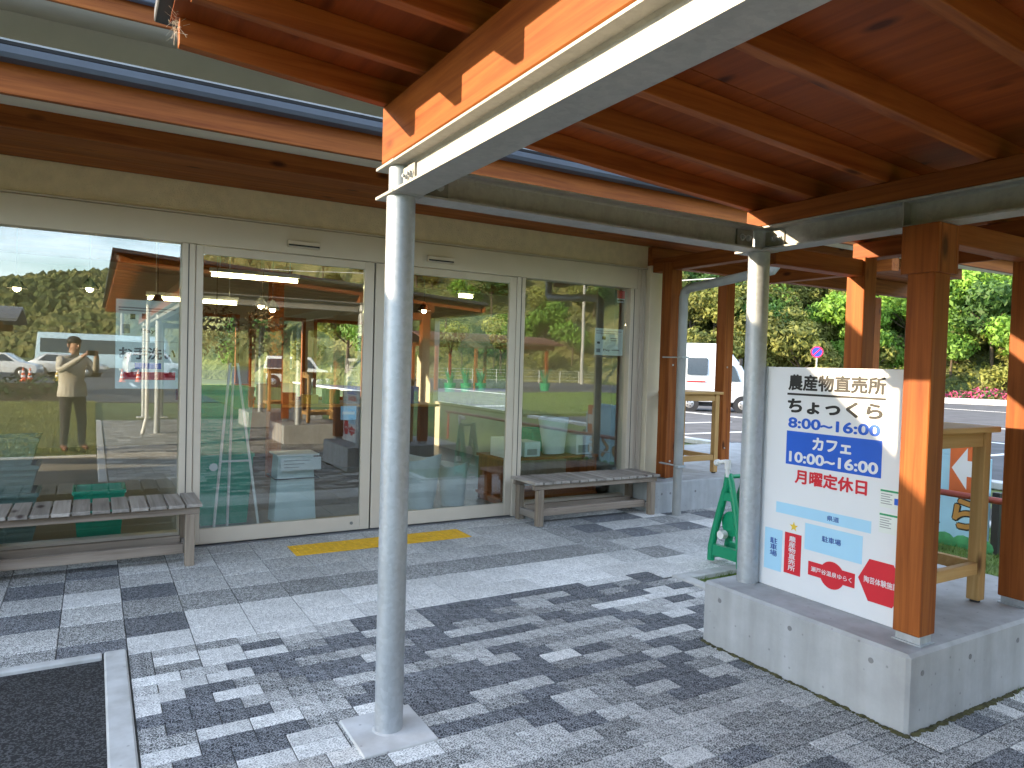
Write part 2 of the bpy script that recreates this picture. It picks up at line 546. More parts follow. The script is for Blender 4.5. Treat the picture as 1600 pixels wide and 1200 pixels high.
ASPH_R = plain('sunlit_road_asphalt', (.12, .12, .125), 1.0, var=.18, scale=1.5, spec=.05)
WHITEP = plain('white_road_paint', (.75, .75, .73), .7, var=.08, scale=20)
WHITE = plain('white_board', (.73, .74, .76), .45, var=.015)
BLACKP = plain('black_print', (.012, .012, .012), .5)
BLUEP = plain('blue_print', (.010, .10, .55), .5, var=.03)
CYANP = plain('pale_blue_print', (.38, .65, .84), .5, var=.02)
REDP = plain('red_print', (.62, .015, .03), .5, var=.03)
YELP = plain('yellow_print', (.75, .52, .05), .5)
NAVYP = plain('navy_print', (.010, .045, .28), .5)
YTACT = plain('yellow_tactile_rubber', (.78, .44, .02), .7, var=.12, scale=20)
GREENPL = plain('green_plastic', (.005, .28, .13), .38, var=.06)
WHITEPL = plain('white_plastic', (.72, .72, .70), .4)
BLACKPL = plain('black_plastic', (.02, .02, .022), .45)
SOIL = plain('dry_earth', (.16, .12, .08), .95, var=.3, scale=12)
MOSS = plain('moss_and_dirt', (.075, .07, .025), .95, var=.5, scale=30, bump=.6, bscale=90)

# ------------------------------------------------------------------ ground, roads, lawns
def project(p):
    v = cam_ob.matrix_world.inverted() @ Vector(p)
    if v.z > -.05: return None
    return (800 + 1109.05 * v.x / -v.z, 600 - 1109.05 * v.y / -v.z, -v.z)

bpy.context.view_layer.update()
b = B(); b.quad((-600, -600, -.06), (600, -600, -.06), (600, 600, -.06), (-600, 600, -.06))
GRASSG = plain('meadow_ground', (.10, .13, .035), .95, var=.35, scale=.6)
mk('ground', b, GRASSG, kind='structure')

# asphalt strip left of the paving and its concrete kerbs
b = B(); b.box(-9, .06, .22, 4.0, -.05, -.012)
mk('asphalt_path', b, ASPH, kind='structure')
b = B()
b.prism([(.06, -6.3, -.05), (.06, -6.3, .004), (.068, -6.3, .012), (.150, -6.3, .012), (.158, -6.3, .004), (.158, -6.3, -.05)], (0, 10.33, 0))
mk('kerb', b, KERB, kind='structure')
b = B(); b.box(-9, .052, 3.985, 4.045, -.05, .008)
mk('kerb', b, KERB, bevel=.006, kind='structure')
b = B(); b.box(-9, .055, .12, .215, -.05, .012)
mk('kerb', b, KERB, bevel=.008, kind='structure')

# lawns (sheets) ; blades are added further down
LAWN = plain('lawn_soil_and_grass', (.10, .15, .025), .95, var=.35, scale=4, bump=.8, bscale=60)
b = B(); b.box(3.73, 10.9, -30, 3.70, -.05, -.02)
mk('lawn', b, LAWN, kind='structure')
b = B(); b.box(-40, .05, -13.4, .12, -.05, -.006)
mk('lawn', b, LAWN, kind='structure')
b = B(); b.box(10.9, 30, -21, -6, -.05, .03)
mk('lawn', b, LAWN, kind='structure')
b = B(); b.box(3.63, 3.73, 2.83, 3.80, -.05, .012)
mk('kerb', b, KERB, bevel=.006, kind='structure')
b = B(); b.box(3.735, 10.9, 3.70, 3.80, -.05, .012)
mk('kerb', b, KERB, bevel=.006, kind='structure')

# roads and parking
b = B(); b.box(11.2, 60, -5.5, 60, -.055, -.03)
mk('car_park', b, ASPH_R, kind='structure')
b = B(); b.box(-60, 40, -75, -21.2, -.055, -.03)
mk('car_park', b, ASPH_R, kind='structure')
b = B(); b.box(-40, 10, -21.1, -13.6, -.055, -.03)
mk('road', b, ASPH_R, kind='structure')
b = B(); b.box(10.92, 11.18, -5.4, 60, -.05, .05)
mk('kerb', b, KERB, bevel=.01, kind='structure')
for k in range(9):                                        # painted bay lines and road edge lines
    y = 2 + k * 2.6
    b = B(); b.box(12.0, 16.6, y, y + .16, -.028, -.024)
    mk('bay_line', b, WHITEP, kind='structure')
for x0 in (18.5, 24.0, 36.0):
    b = B(); b.box(x0, x0 + .18, -5, 45, -.028, -.024)
    mk('road_line', b, WHITEP, kind='structure')
for k in range(12):
    b = B(); b.box(-14 + k * 2.6, -13.85 + k * 2.6, -30, -25.4, -.028, -.024)
    mk('bay_line', b, WHITEP, kind='structure')

# ------------------------------------------------------------------ paving of separate slabs and pavers
TONE = {'W': paver_mat('white_granite_paver', (.35, .345, .335), (.82, .81, .785), bal=.34),
        'L': paver_mat('light_granite_paver', (.16, .16, .157), (.69, .685, .665), bal=.42),
        'M': paver_mat('mid_granite_paver', (.070, .072, .072), (.55, .55, .54), bal=.54),
        'D': paver_mat('dark_granite_paver', (.026, .029, .036), (.31, .32, .34), bal=.54)}
SANDJ = plain('joint_sand', (.06, .06, .055), .95, var=.3, scale=60)
paving = thing('paving', (0, 0, 0), kind='structure')
b = B(); b.box(.16, 3.63, -6.3, 3.975, -.05, -.007); b.box(3.63, 5.0, 1.0, 1.66, -.05, -.007); b.box(-9, 9.0, 3.975 + .07, 6.05, -.05, -.0065); b.box(.06, 9.0, 3.80, 4.045, -.05, -.0075)
mk('bedding', b, SANDJ, paving)
_pm = {}


def slab_mesh(w, d, tone):
    k = (round(w, 3), round(d, 3), tone)
    if k not in _pm:
        q = B(); q.box(-w / 2, w / 2, -d / 2, d / 2, -.045, 0)
        bm = q.bm
        bmesh.ops.recalc_face_normals(bm, faces=bm.faces[:])
        top = [e for e in bm.edges if all(v.co.z > -.001 for v in e.verts)]
        bmesh.ops.bevel(bm, geom=top, offset=.0028, segments=1, affect='EDGES')
        me = bpy.data.meshes.new('paver'); bm.to_mesh(me); bm.free(); me.materials.append(TONE[tone])
        _pm[k] = me
    return _pm[k]


pr = random.Random(21)
rows = [6.035, 5.745, 5.44, 5.14, 4.85, 4.53, 4.22, 3.975]
DARKS = {(12, 2), (13, 3), (15, 3), (13, 1), (14, 1), (17, 2), (18, 4), (20, 3), (16, 1), (19, 2)}
MIDS = {(11, 1), (11, 2), (11, 3), (14, 3), (12, 3), (10, 4), (11, 4), (12, 5), (15, 5), (12, 1), (15, 2), (16, 4)}
LEFTC = {0: 'MLDMDW', 1: 'DMWLMD'}
for c in range(-16, 26):
    x0 = .165 + .309 * c
    for r_ in range(7):
        y1, y0 = rows[r_], rows[r_ + 1]
        if c < 0 and r_ == 6: y0 = 4.048
        if x0 > 3.5 and r_ == 6: y0 = 3.805
        if c == 0: tone = 'MLLDMDW'[r_]
        elif c == -1: tone = 'LDMWLMD'[r_]
        elif c == -2: tone = 'LMDLDLM'[r_]
        elif c < 0: tone = pr.choice('LLMMDW')
        elif (c, r_) in DARKS: tone = 'D'
        elif (c, r_) in MIDS: tone = 'M'
        elif c < 11: tone = 'LLLLMWW'[r_]
        elif c < 14: tone = 'LLLLLLW'[r_]
        else: tone = pr.choice('LLLWM')
        if x0 > 8.6: continue
        w, d = .3048, (y1 - y0) - .0042
        share('slab', slab_mesh(w, d, tone), paving, (x0 + .1545, (y0 + y1) / 2, pr.uniform(-.0012, .0012)))

cand = []
P = .1025


OVR = [(0.39, 3.783, 'W'), (0.60, 3.678, 'W'), (0.94, 3.452, 'W'), (0.24, 3.576, 'W'), (0.39, 3.561, 'W'), (0.53, 3.463, 'W'), (0.64, 3.350, 'W'), (0.33, 3.454, 'W'), (0.24, 3.360, 'W'), (0.53, 3.038, 'W'), (0.73, 3.028, 'W'), (0.80, 2.825, 'W'), (0.99, 2.912, 'W'), (0.24, 2.945, 'W'), (0.63, 2.723, 'W'), (0.81, 2.609, 'W'), (0.43, 2.752, 'W'), (1.00, 2.463, 'W'), (0.94, 3.892, 'W'), (0.55, 3.872, 'W'), (0.85, 3.804, 'D'), (0.74, 3.627, 'D'), (0.71, 3.493, 'D'), (0.78, 3.363, 'D'), (0.59, 3.574, 'D'), (0.91, 3.573, 'D'), (0.89, 3.354, 'D'), (0.45, 3.379, 'D'), (0.38, 3.329, 'D'), (0.37, 3.236, 'D'), (0.37, 3.142, 'D'), (0.27, 3.255, 'D'), (0.50, 3.168, 'D'), (0.66, 3.153, 'D'), (0.58, 2.920, 'D'), (0.68, 2.925, 'D'), (0.38, 2.911, 'D'), (0.48, 2.928, 'D'), (0.37, 2.839, 'D'), (0.28, 2.836, 'D'), (1.30, 3.812, 'D'), (1.30, 3.632, 'D'), (1.58, 3.543, 'D'), (1.55, 3.431, 'D'), (1.66, 3.378, 'D'), (1.34, 3.099, 'D'), (1.40, 3.048, 'D'), (1.53, 3.041, 'D'), (1.44, 2.858, 'D'), (1.26, 2.812, 'D'), (1.83, 2.972, 'D'), (1.75, 2.903, 'D'), (1.43, 3.031, 'D'), (1.54, 3.062, 'D'), (1.51, 2.841, 'D'), (1.33, 2.821, 'D'), (1.52, 2.636, 'D'), (1.31, 2.632, 'D'), (1.77, 2.613, 'D'), (1.73, 2.516, 'D'), (2.12, 2.825, 'D'), (1.67, 2.634, 'D'), (1.63, 2.828, 'L'), (1.78, 2.818, 'L'), (1.34, 2.698, 'L'), (1.50, 2.535, 'L'), (1.69, 2.412, 'L'), (1.38, 2.494, 'L'), (1.46, 2.411, 'L'), (1.79, 2.277, 'L'), (2.04, 2.396, 'L'), (1.50, 3.274, 'L'), (1.72, 3.066, 'L'), (1.50, 2.259, 'L'), (2.60, 3.700, 'D'), (2.74, 3.688, 'D'), (2.93, 3.815, 'D'), (2.85, 3.582, 'D'), (3.00, 3.587, 'D'), (3.23, 3.672, 'D'), (2.77, 3.260, 'D'), (2.89, 3.273, 'D'), (3.75, 3.762, 'D'), (3.57, 3.572, 'D'), (3.44, 3.432, 'D'), (3.06, 3.140, 'D'), (2.65, 2.895, 'D'), (3.44, 3.662, 'W'), (3.66, 3.679, 'W'), (3.30, 3.341, 'W'), (3.21, 3.236, 'W'), (3.33, 3.541, 'W'), (3.56, 3.457, 'W'), (2.61, 3.360, 'L'), (2.69, 3.150, 'L'), (2.52, 3.108, 'L'), (2.47, 3.258, 'L'), (2.37, 2.908, 'L'), (2.74, 2.706, 'L'), (2.90, 3.458, 'L')]


def tone_at(x, y):
    n1 = noise.noise(Vector((x * 3.0 + 3.7, y * 6.0 + 1.3, 4.0)))
    n2 = pr.uniform(-.42, .42)
    v = n1 * .7 + n2
    if x < 1.0:
        if v > .52: return 'W'
        if v > .0: return 'L'
        if v > -.5: return 'M'
        return 'D'
    if y > 2.55 and x < 2.75:
        if v > .52: return 'W'
        if v > .16: return 'L'
        if v > -.06: return 'M'
        return 'D'
    if y > 2.55:
        if v > .2: return 'W'
        if v > .0: return 'L'
        if v > -.2: return 'M'
        return 'D'
    if v > .60: return 'W'
    if v > .14: return 'L'
    if v > -.26: return 'M'
    return 'D'


j = 0
while 3.975 - P * j > -6.2:
    y1 = 3.975 - P * j; y0 = y1 - P
    xe = (3.56 if y1 > 3.81 else 3.63) if y0 > 2.80 else 2.94
    if y1 < 1.52: xe = 5.0
    x = .165 + (0 if pr.random() < .5 else -P)
    if y1 > 1.64 or y1 < 1.52 or True:
        while x < xe - .02:
            a, e = max(x, .165), min(x + 2 * P, xe)
            if 1.50 < (y0 + y1) / 2 < 1.66 and a > 2.90:
                break
            if e - a > .03:
                tn = tone_at((a + e) / 2, (y0 + y1) / 2)
                for ox, oy, ot in OVR:
                    if a <= ox < e and y0 <= oy < y1: tn = ot
                cand.append((a, e, y0, y1, tn))
            x += 2 * P
    j += 1
x = 2.945
while x < 5.0:                                             # soldier course in front of the plinth
    cand.append((x, x + .0985, 1.517, 1.656, pr.choice('DWMWDLM')))
    x += .0985
vis, rest = [], []
for q in cand:
    c = ((q[0] + q[1]) / 2, (q[2] + q[3]) / 2, 0)
    s = project(c)
    on_plate = .89 < c[0] < 1.20 and 2.53 < c[1] < 2.85
    if s and -40 < s[0] < 1640 and s[1] < 1235 and not on_plate: vis.append((s[2], q))
    else: rest.append(q)
vis.sort(key=lambda t: t[0])
rest += [q for _, q in vis[298:]]
for _, (a, e, y0, y1, t) in vis[:298]:
    share('paver', slab_mesh(e - a - .0042, y1 - y0 - .0042, t), paving, ((a + e) / 2, (y0 + y1) / 2, pr.uniform(-.0015, .0015)))
bb = {t: B() for t in 'WLMD'}
for a, e, y0, y1, t in rest:
    z = pr.uniform(-.0015, .0015)
    g = .0021
    q = bb[t].bm
    lo = [q.verts.new((X, Y, -.02)) for X, Y in ((a + g, y0 + g), (e - g, y0 + g), (e - g, y1 - g), (a + g, y1 - g))]
    k = .0026
    hi = [q.verts.new((X, Y, z)) for X, Y in ((a + g + k, y0 + g + k), (e - g - k, y0 + g + k), (e - g - k, y1 - g - k), (a + g + k, y1 - g - k))]
    q.faces.new(hi)
    for i in range(4):
        q.faces.new((lo[i], lo[(i + 1) % 4], hi[(i + 1) % 4], hi[i]))
for t in 'WLMD':
    mk('paver_field', bb[t], TONE[t], paving, kind='stuff')

# yellow tactile tiles in front of the door
for k in range(5):
    x0 = 1.345 + k * .300
    b = B(); b.box(x0, x0 + .297, 5.43, 5.735, .001, .006)
    tl = mk('tactile_tile', b, YTACT, paving, bevel=.0015)
    b = B()
    for i in range(5):
        for jn in range(5):
            cx, cy = x0 + .035 + i * .057, 5.465 + jn * .059
            b.tube((cx, cy, .006), (cx, cy, .0105), .012, .008, seg=8)
    mk('dome_grid', b, YTACT, tl)

# ------------------------------------------------------------------ concrete plinths
def tie_holes(parent, pts):
    for p, nrm in pts:
        p, nrm = Vector(p), Vector(nrm)
        q = B(); q.tube(p - nrm * .004, p + nrm * .0012, .0125, seg=14)
        mk('tie_hole', q, plain_hole, parent)


plain_hole = plain('dark_tie_hole', (.20, .20, .20), .9)


def plinth(x0, x1, y0, y1, h, label, group=None):
    t = thing('concrete_plinth', ((x0 + x1) / 2, (y0 + y1) / 2, 0), label, 'plinth', group)
    q = B(); q.box(x0, x1, y0, y1, -.04, h)
    mk('block', q, CONC, t, bevel=.014)
    return t


pl1 = plinth(2.94, 4.62, 1.662, 2.822, .335, 'pale concrete plinth with tie holes under the white shop notice board')
tie_holes(pl1, [((2.94, 2.70, .255), (-1, 0, 0)), ((2.94, 2.25, .255), (-1, 0, 0)), ((2.94, 1.83, .255), (-1, 0, 0)),
                ((3.04, 1.662, .245), (0, -1, 0)), ((3.42, 1.662, .245), (0, -1, 0)), ((3.85, 1.662, .245), (0, -1, 0)), ((4.3, 1.662, .245), (0, -1, 0))])
b = B()                                                     # moss line along its foot
mr_ = random.Random(5)
for k in range(120):
    if k < 55: cx, cy = 2.935 - mr_.uniform(0, .012), 1.66 + k / 55 * 1.16
    else: cx, cy = 2.94 + (k - 55) / 65 * 1.3, 1.658 - mr_.uniform(0, .014)
    b.ball((cx, cy, .0), mr_.uniform(.006, .016), 1.3, 1.3, .5, u=6, v=4)
mk('moss_line', b, MOSS, kind='stuff', label='thin line of moss and dirt along the foot of the plinth', cat='moss')
pl2 = plinth(5.02, 9.2, 5.54, 8.2, .325, 'grey concrete plinth beside the shop wall carrying the porch posts')
tie_holes(pl2, [((5.12, 5.54, .2), (0, -1, 0)), ((5.24, 5.54, .2), (0, -1, 0)), ((5.6, 5.54, .2), (0, -1, 0)), ((6.05, 5.54, .2), (0, -1, 0)), ((6.5, 5.54, .2), (0, -1, 0))])
pl3 = plinth(2.87, 4.5, -1.75, -.57, .335, 'concrete plinth under the second bay of the canopy, seen reflected in the door')
pl4 = plinth(2.87, 4.5, -5.10, -3.90, .335, 'concrete plinth farthest along the canopy, seen reflected in the door')

# ------------------------------------------------------------------ shop building
shop = thing('shop_building', (0, 6.1, 0), 'beige rendered shop with glazed sliding doors and deep timber eaves', 'building')
XL, XR = -9.0, 5.27
b = B(); b.box(XL, XR, 6.05, 6.25, 2.617, 2.849)
mk('render_band', b, STUCCO, shop)
b = B(); b.box(XL, XR, 6.035, 6.25, 2.597, 2.613)
mk('drip_flashing', b, FRAME, shop, bevel=.003)
b = B(); b.box(XL, 5.12, 6.03, 6.2, 2.372, 2.593)
mk('door_header', b, FRAME, shop, bevel=.004)
b = B(); b.box(5.275, 5.52, 6.0, 6.6, -.04, 2.64)
mk('wall_pier', b, BEIGE, shop, bevel=.006)
b = B(); b.box(5.12, 5.272, 6.07, 6.3, -.04, 2.594)
mk('side_jamb', b, FRAME, shop)
for x in (5.145, 5.195, 5.24):
    b = B(); b.box(x, x + .012, 6.058, 6.075, .0, 2.59)
    mk('jamb_rib', b, FRAME, shop, bevel=.002)
for x in (-6.2, -2.72, .577, 3.585, 5.022):
    b = B(); b.box(x, x + .096, 6.02, 6.14, -.02, 2.37)
    q = mk('mullion', b, FRAME, shop, bevel=.004)
    b = B(); b.box(x + .045, x + .052, 6.017, 6.03, .0, 2.365)
    mk('groove', b, FRAME_D, q)
for x0, x1 in ((-6.1, -2.72), (-2.624, .577), (3.681, 5.022)):
    b = B(); b.box(x0, x1, 6.045, 6.14, .04, .128)
    mk('sill', b, FRAME, shop, bevel=.004)
    b = B(); b.box(x0 + .002, x1 - .002, 6.092, 6.098, .128, 2.372)
    mk('pane', b, GLASS, shop)
b = B(); b.box(XL, XR, 6.06, 6.2, -.04, .039)
mk('base_course', b, plain('dark_sill_stone', (.10, .10, .10), .8), shop)
b = B(); b.box(.66, 3.6, 5.985, 6.059, -.006, .0035)
mk('door_track', b, plain('steel_track', (.22, .23, .25), .5, metal=.6), shop)
for n_, (x0, x1) in enumerate(((.677, 2.123), (2.137, 3.583))):
    d = thing('sliding_door', (x0, 6.05, 0)); d.parent = shop; d.location = Vector((x0, 6.05, 0)) - WL[shop]
    y0, y1 = 6.032, 6.068
    if n_ == 0: la, lb = .055, .088
    else: la, lb = .088, .075
    b = B(); b.box(x0, x0 + la, y0, y1, .012, 2.366); mk('stile', b, FRAME, d, bevel=.003)
    b = B(); b.box(x1 - lb, x1, y0, y1, .012, 2.366); mk('stile', b, FRAME, d, bevel=.003)
    b = B(); b.box(x0 + la, x1 - lb, y0 + .001, y1 - .001, .012, .135); mk('bottom_rail', b, FRAME, d, bevel=.003)
    b = B(); b.box(x0 + la, x1 - lb, y0 + .001, y1 - .001, 2.300, 2.366); mk('top_rail', b, FRAME, d, bevel=.003)
    b = B(); b.box(x0 + la + .001, x1 - lb - .001, 6.047, 6.053, .135, 2.300); mk('pane', b, GLASS, d)
    if n_ == 0:
        b = B(); b.tube((x1 - .16, y0 - .004, .075), (x1 - .16, y0 + .01, .075), .014, seg=14); mk('lock', b, DARK_STEEL, d)
    b = B(); b.tube(((x0 + la + .10), 6.0462, .62), ((x0 + la + .10), 6.0468, .62), .032, seg=20); mk('safety_mark', b, plain('frosted_sticker', (.30, .34, .33), .7), d)
b = B(); b.box(2.1245, 2.1355, 6.05, 6.066, .012, 2.366); mk('meeting_gap', b, FRAME_D, shop)
for x0, x1 in ((1.36, 1.63), (2.61, 2.875)):
    b = B(); b.box(x0, x1, 5.985, 6.029, 2.425, 2.478)
    q = mk('door_sensor', b, FRAME, shop, bevel=.006)
    b = B(); b.box(x0 + .008, x1 - .008, 5.979, 5.984, 2.431, 2.444); mk('sensor_window', b, BLACKPL, q)

# eaves: gutter, fascia, soffits, roof sheets
XE = 10.2
b = B(); b.prism([(XL, 4.098, 2.925), (XL, 4.098, 2.892), (XL, 4.112, 2.872), (XL, 4.19, 2.872), (XL, 4.196, 2.925), (XL, 4.19, 2.925), (XL, 4.186, 2.879), (XL, 4.117, 2.879), (XL, 4.104, 2.896), (XL, 4.104, 2.925)], (XE - XL, 0, 0))
mk('gutter', b, GUTTER, shop)
b = B(); b.box(XL, XE, 4.20, 4.235, 2.73, 2.905)
mk('fascia', b, WX, shop, bevel=.003)
b = B(); b.prism([(XL, 4.235, 2.737), (XL, 5.279, 2.98), (XL, 5.279, 2.992), (XL, 4.235, 2.749)], (XE - XL, 0, 0))
mk('soffit', b, BEIGE, shop)
b = B(); b.box(XL, XE, 5.28, 5.42, 2.849, 3.0)
mk('eaves_beam', b, WX, shop, bevel=.004)
for k in range(4):
    b = B(); b.box(XL, XE, 5.422 + k * .157, 5.422 + k * .157 + .155, 2.851, 2.88)
    mk('soffit_board', b, WX, shop, bevel=.002)
b = B(); b.prism([(XL, 4.12, 2.932), (XL, 6.62, 3.44), (XL, 6.62, 3.47), (XL, 4.12, 2.962)], (XE - XL, 0, 0))
mk('lower_roof', b, ROOFM, shop)
b = B(); b.box(XL, XE, 4.100, 4.118, 2.929, 2.946)  # shadow line between gutter and roof, put in as a near-black strip
mk('shadow_gap_strip', b, plain('shadow_gap_black', (.02, .02, .022), .7, spec=.2), shop)
b = B(); b.box(XL, 5.5, 6.6, 6.75, 3.40, 4.10)
mk('upper_wall', b, BEIGE, shop)
b = B(); b.prism([(XL, 5.53, 3.757), (XL, 6.599, 4.045), (XL, 6.599, 4.06), (XL, 5.53, 3.772)], (6.1 - XL, 0, 0))
mk('upper_soffit', b, BEIGE, shop)
b = B(); b.box(XL, 6.1, 5.50, 5.529, 3.752, 3.872)
mk('upper_fascia', b, WX, shop, bevel=.003)
b = B(); b.box(XL, 6.1, 5.44, 5.498, 3.866, 3.915)
mk('upper_gutter', b, GUTTER, shop, bevel=.006)
b = B(); b.prism([(XL, 5.46, 3.922), (XL, 10.5, 5.0), (XL, 15.5, 3.9), (XL, 15.5, 3.87), (XL, 10.5, 4.96), (XL, 5.46, 3.892)], (6.1 - XL, 0, 0))
mk('upper_roof', b, ROOFM, shop)
# porch on the right: header beam, posts, cross beams
b = B(); b.box(5.275, XE, 5.985, 6.10, 2.642, 2.846)
mk('porch_beam', b, WX, shop, bevel=.004)
for (px, py, w) in ((5.345, 5.735, .15), (6.965, 6.47, .15), (9.9, 6.35, .15)):
    b = B(); b.box(px - w / 2, px + w / 2, py - w / 2, py + w / 2, .34, 2.64)
    q = mk('porch_post', b, WZ, shop, bevel=.004)
    b = B(); b.box(px - w / 2 + .02, px + w / 2 - .02, py - w / 2 + .02, py + w / 2 - .02, .326, .3395); mk('post_shoe', b, GALV, q)
    for z in (.52, 1.55):
        b = B(); b.tube((px - .02, py - w / 2 - .006, z), (px - .02, py - w / 2, z), .011, seg=8); mk('bolt', b, GALV, q)
for px in (5.345, 6.965):
    b = B(); b.box(px - .06, px + .06, 4.25, 5.98, 2.56, 2.70)
    mk('porch_cross_beam', b, WY, shop, bevel=.004)
# rain pipe from the gutter down to the paving
b = B(); b.path([(5.2, 4.27, 2.76), (5.2, 4.27, 2.45), (5.2, 4.31, 2.41), (5.2, 5.33, 2.33), (5.2, 5.385, 2.30), (5.2, 5.40, 2.24), (5.2, 5.40, .0)], .046, seg=16)
mk('rain_pipe', b, plain('grey_rain_pipe', (.30, .30, .29), .4), shop, smooth=True)
for z in (.5, 1.62):
    b = B(); b.box(5.15, 5.25, 5.345, 5.40, z, z + .02); b.box(5.185, 5.215, 5.40, 5.67, z + .004, z + .016)
    mk('pipe_clip', b, GALV, shop)

# shop interior shell
INF = plain('shop_floor', (.17, .155, .135), .35, var=.15, scale=2.5)
INW = plain('cream_wall', (.50, .44, .33), .8, var=.04)
INC = plain('cream_ceiling', (.46, .40, .30), .85, var=.04)
b = B(); b.box(XL, 5.5, 6.2, 13.2, -.04, .002); mk('interior_floor', b, INF, shop)
b = B(); b.box(XL, 5.45, 6.26, 13.2, 2.86, 2.92); mk('interior_ceiling', b, INC, shop)
b = B(); b.box(XL - .1, XL, 6.26, 13.2, 0, 2.86); mk('interior_side_wall', b, INW, shop)
b = B(); b.box(5.40, 5.50, 6.62, 9.0, 0, 2.86); b.box(5.40, 5.50, 12.0, 13.2, 0, 2.86); b.box(5.40, 5.50, 9.0, 12.0, 2.3, 2.86); b.box(5.40, 5.50, 9.0, 12.0, 0, .8); mk('interior_side_wall', b, INW, shop)
b = B()
wins = [(-7.5, -5.2), (-4.2, -1.6), (1.2, 2.2), (2.35, 3.35), (3.5, 4.5)]
xp = XL
for a, e in wins:
    b.box(xp, a, 13.2, 13.35, 0, 2.86); b.box(a, e, 13.2, 13.35, 2.25, 2.86); b.box(a, e, 13.2, 13.35, 0, .75)
    xp = e
b.box(xp, 5.5, 13.2, 13.35, 0, 2.86)
mk('back_wall', b, INW, shop)
for a, e in wins:
    b = B()
    b.box(a, a + .06, 13.18, 13.26, .75, 2.25); b.box(e - .06, e, 13.18, 13.26, .75, 2.25); b.box(a + .06, e - .06, 13.18, 13.26, 2.19, 2.25); b.box(a + .06, e - .06, 13.18, 13.26, .75, .81)
    mk('back_window_frame', b, WZ, shop)
b = B(); b.box(XL, 5.4, 9.2, 9.35, 2.55, 2.859); mk('ceiling_beam', b, WX, shop, bevel=.005)
for x in (-3.4, 1.9):
    b = B(); b.box(x, x + .16, 9.19, 9.36, .0, 2.55); mk('interior_post', b, WZ, shop, bevel=.005)
b = B(); b.box(5.02, 5.30, 6.3, 6.6, 0, 2.86); mk('interior_pilaster', b, plain('grey_pilaster', (.20, .19, .17), .7), shop)

# ------------------------------------------------------------------ walkway canopy
canopy = thing('walkway_canopy', (1.05, 2.69, 0), 'timber and steel walkway canopy with reddish rafters over the paving', 'canopy')
ZB0, ZB1 = 2.158, 2.283
YN = -8.6


def zb(x): return 2.515 - .063 * (x - .985)


def hbeam(name, p0, p1, mat, parent, ext0=0.0, ext1=0.0, z0=ZB0, z1=ZB1, w=.125, tf=.009, tw=.0065):
    """rolled H section with root fillets, flanges may run past the web at either end"""
    p0, p1 = Vector(p0), Vector(p1)
    d = (p1 - p0).normalized(); s = Vector((d.y, -d.x, 0))
    h, k = w / 2, .008
    prof = [(-h, z0), (h, z0), (h, z0 + tf), (tw / 2 + k, z0 + tf), (tw / 2, z0 + tf + k), (tw / 2, z1 - tf - k), (tw / 2 + k, z1 - tf), (h, z1 - tf), (h, z1), (-h, z1),
            (-h, z1 - tf), (-tw / 2 - k, z1 - tf), (-tw / 2, z1 - tf - k), (-tw / 2, z0 + tf + k), (-tw / 2 - k, z0 + tf), (-h, z0 + tf)]
    q = B()
    q.prism([Vector((p0.x, p0.y, 0)) + s * a + Vector((0, 0, z)) for a, z in prof], p1 - p0)
    o = mk(name, q, mat, parent)
    return o


def bolts(parent, c, d, n=2, gap=.045, nrm=(0, 0, 1), r=.0125):
    c, d, nrm = Vector(c), Vector(d).normalized(), Vector(nrm)
    for i in range(n):
        p = c + d * (i - (n - 1) / 2) * gap
        q = B(); q.tube(p, p + nrm * .004, r * 1.45, seg=14); q.tube(p + nrm * .004, p + nrm * .014, r, seg=6); q.tube(p + nrm * .014, p + nrm * .022, r * .55, seg=8)
        mk('bolt', q, GALV, parent)


def pole(x, y, z0, parent, plate=None):
    q = B(); q.tube((x, y, z0), (x, y, ZB0 - .003), .0572, seg=40)
    p = mk('pole', q, GALV, parent, smooth=True)
    q = B(); q.tube((x, y, ZB0 + .012), (x, y, ZB1 - .012), .0505, seg=36); mk('neck', q, GALV, p, smooth=True)
    for z in (ZB0 - .002, ZB1 - .011):
        q = B(); q.box(x - .066, x + .066, y - .075, y + .118, z, z + .0125); mk('head_plate', q, PAINT_STEEL, p, bevel=.0015)
    if plate:
        q = B(); q.box(x - .157, x + .150, y - .160, y + .157, -.02, .010); mk('base_slab', q, PLATE, p, bevel=.004)
        q = B(); q.tube((x, y, .010), (x, y, .014), .066, .0585, seg=36); mk('grout_ring', q, PLATE, p, smooth=True)
    return p


pA = pole(1.05, 2.69, .010, canopy, True)
for y in (-2.87, -7.15):
    pole(1.05, y, .010, canopy, True)
pole(1.42, -7.05, .010, canopy, True)
q = B(); q.path([(.87, -2.89, 2.6), (.87, -2.89, .32), (.85, -2.88, .22), (.80, -2.84, .0)], .036, seg=12); mk('rain_pipe', q, WHITEPL, canopy, smooth=True)
pB = pole(3.15, 2.70, .336, canopy)
for y in (-.70, -4.03):
    pole(3.15, y, .336, canopy)
for x, ya, yb in ((1.05, YN, 2.625), (3.15, YN, 2.625)):
    s = hbeam('steel_beam', (x, ya, 0), (x, yb, 0), PAINT_STEEL, canopy)
    for sg in (-1, 1):
        q = B(); q.box(x + sg * .0035 if sg > 0 else x - .0125, x + .0125 if sg > 0 else x - .0035, 2.53, 2.652, 2.183, 2.258); mk('gusset', q, PAINT_STEEL, s, bevel=.001)
        bolts(s, (x + sg * .0125, 2.575, 2.218), (0, 1, 0), 2, .042, (sg, 0, 0))
    if x > 2: q = B(); q.box(x - .058, x - .004, 1.86, 1.868, 2.168, 2.273); mk('stiffener', q, PAINT_STEEL, s)
s = hbeam('steel_beam', (1.12, 2.695, 0), (3.085, 2.695, 0), PAINT_STEEL, canopy)
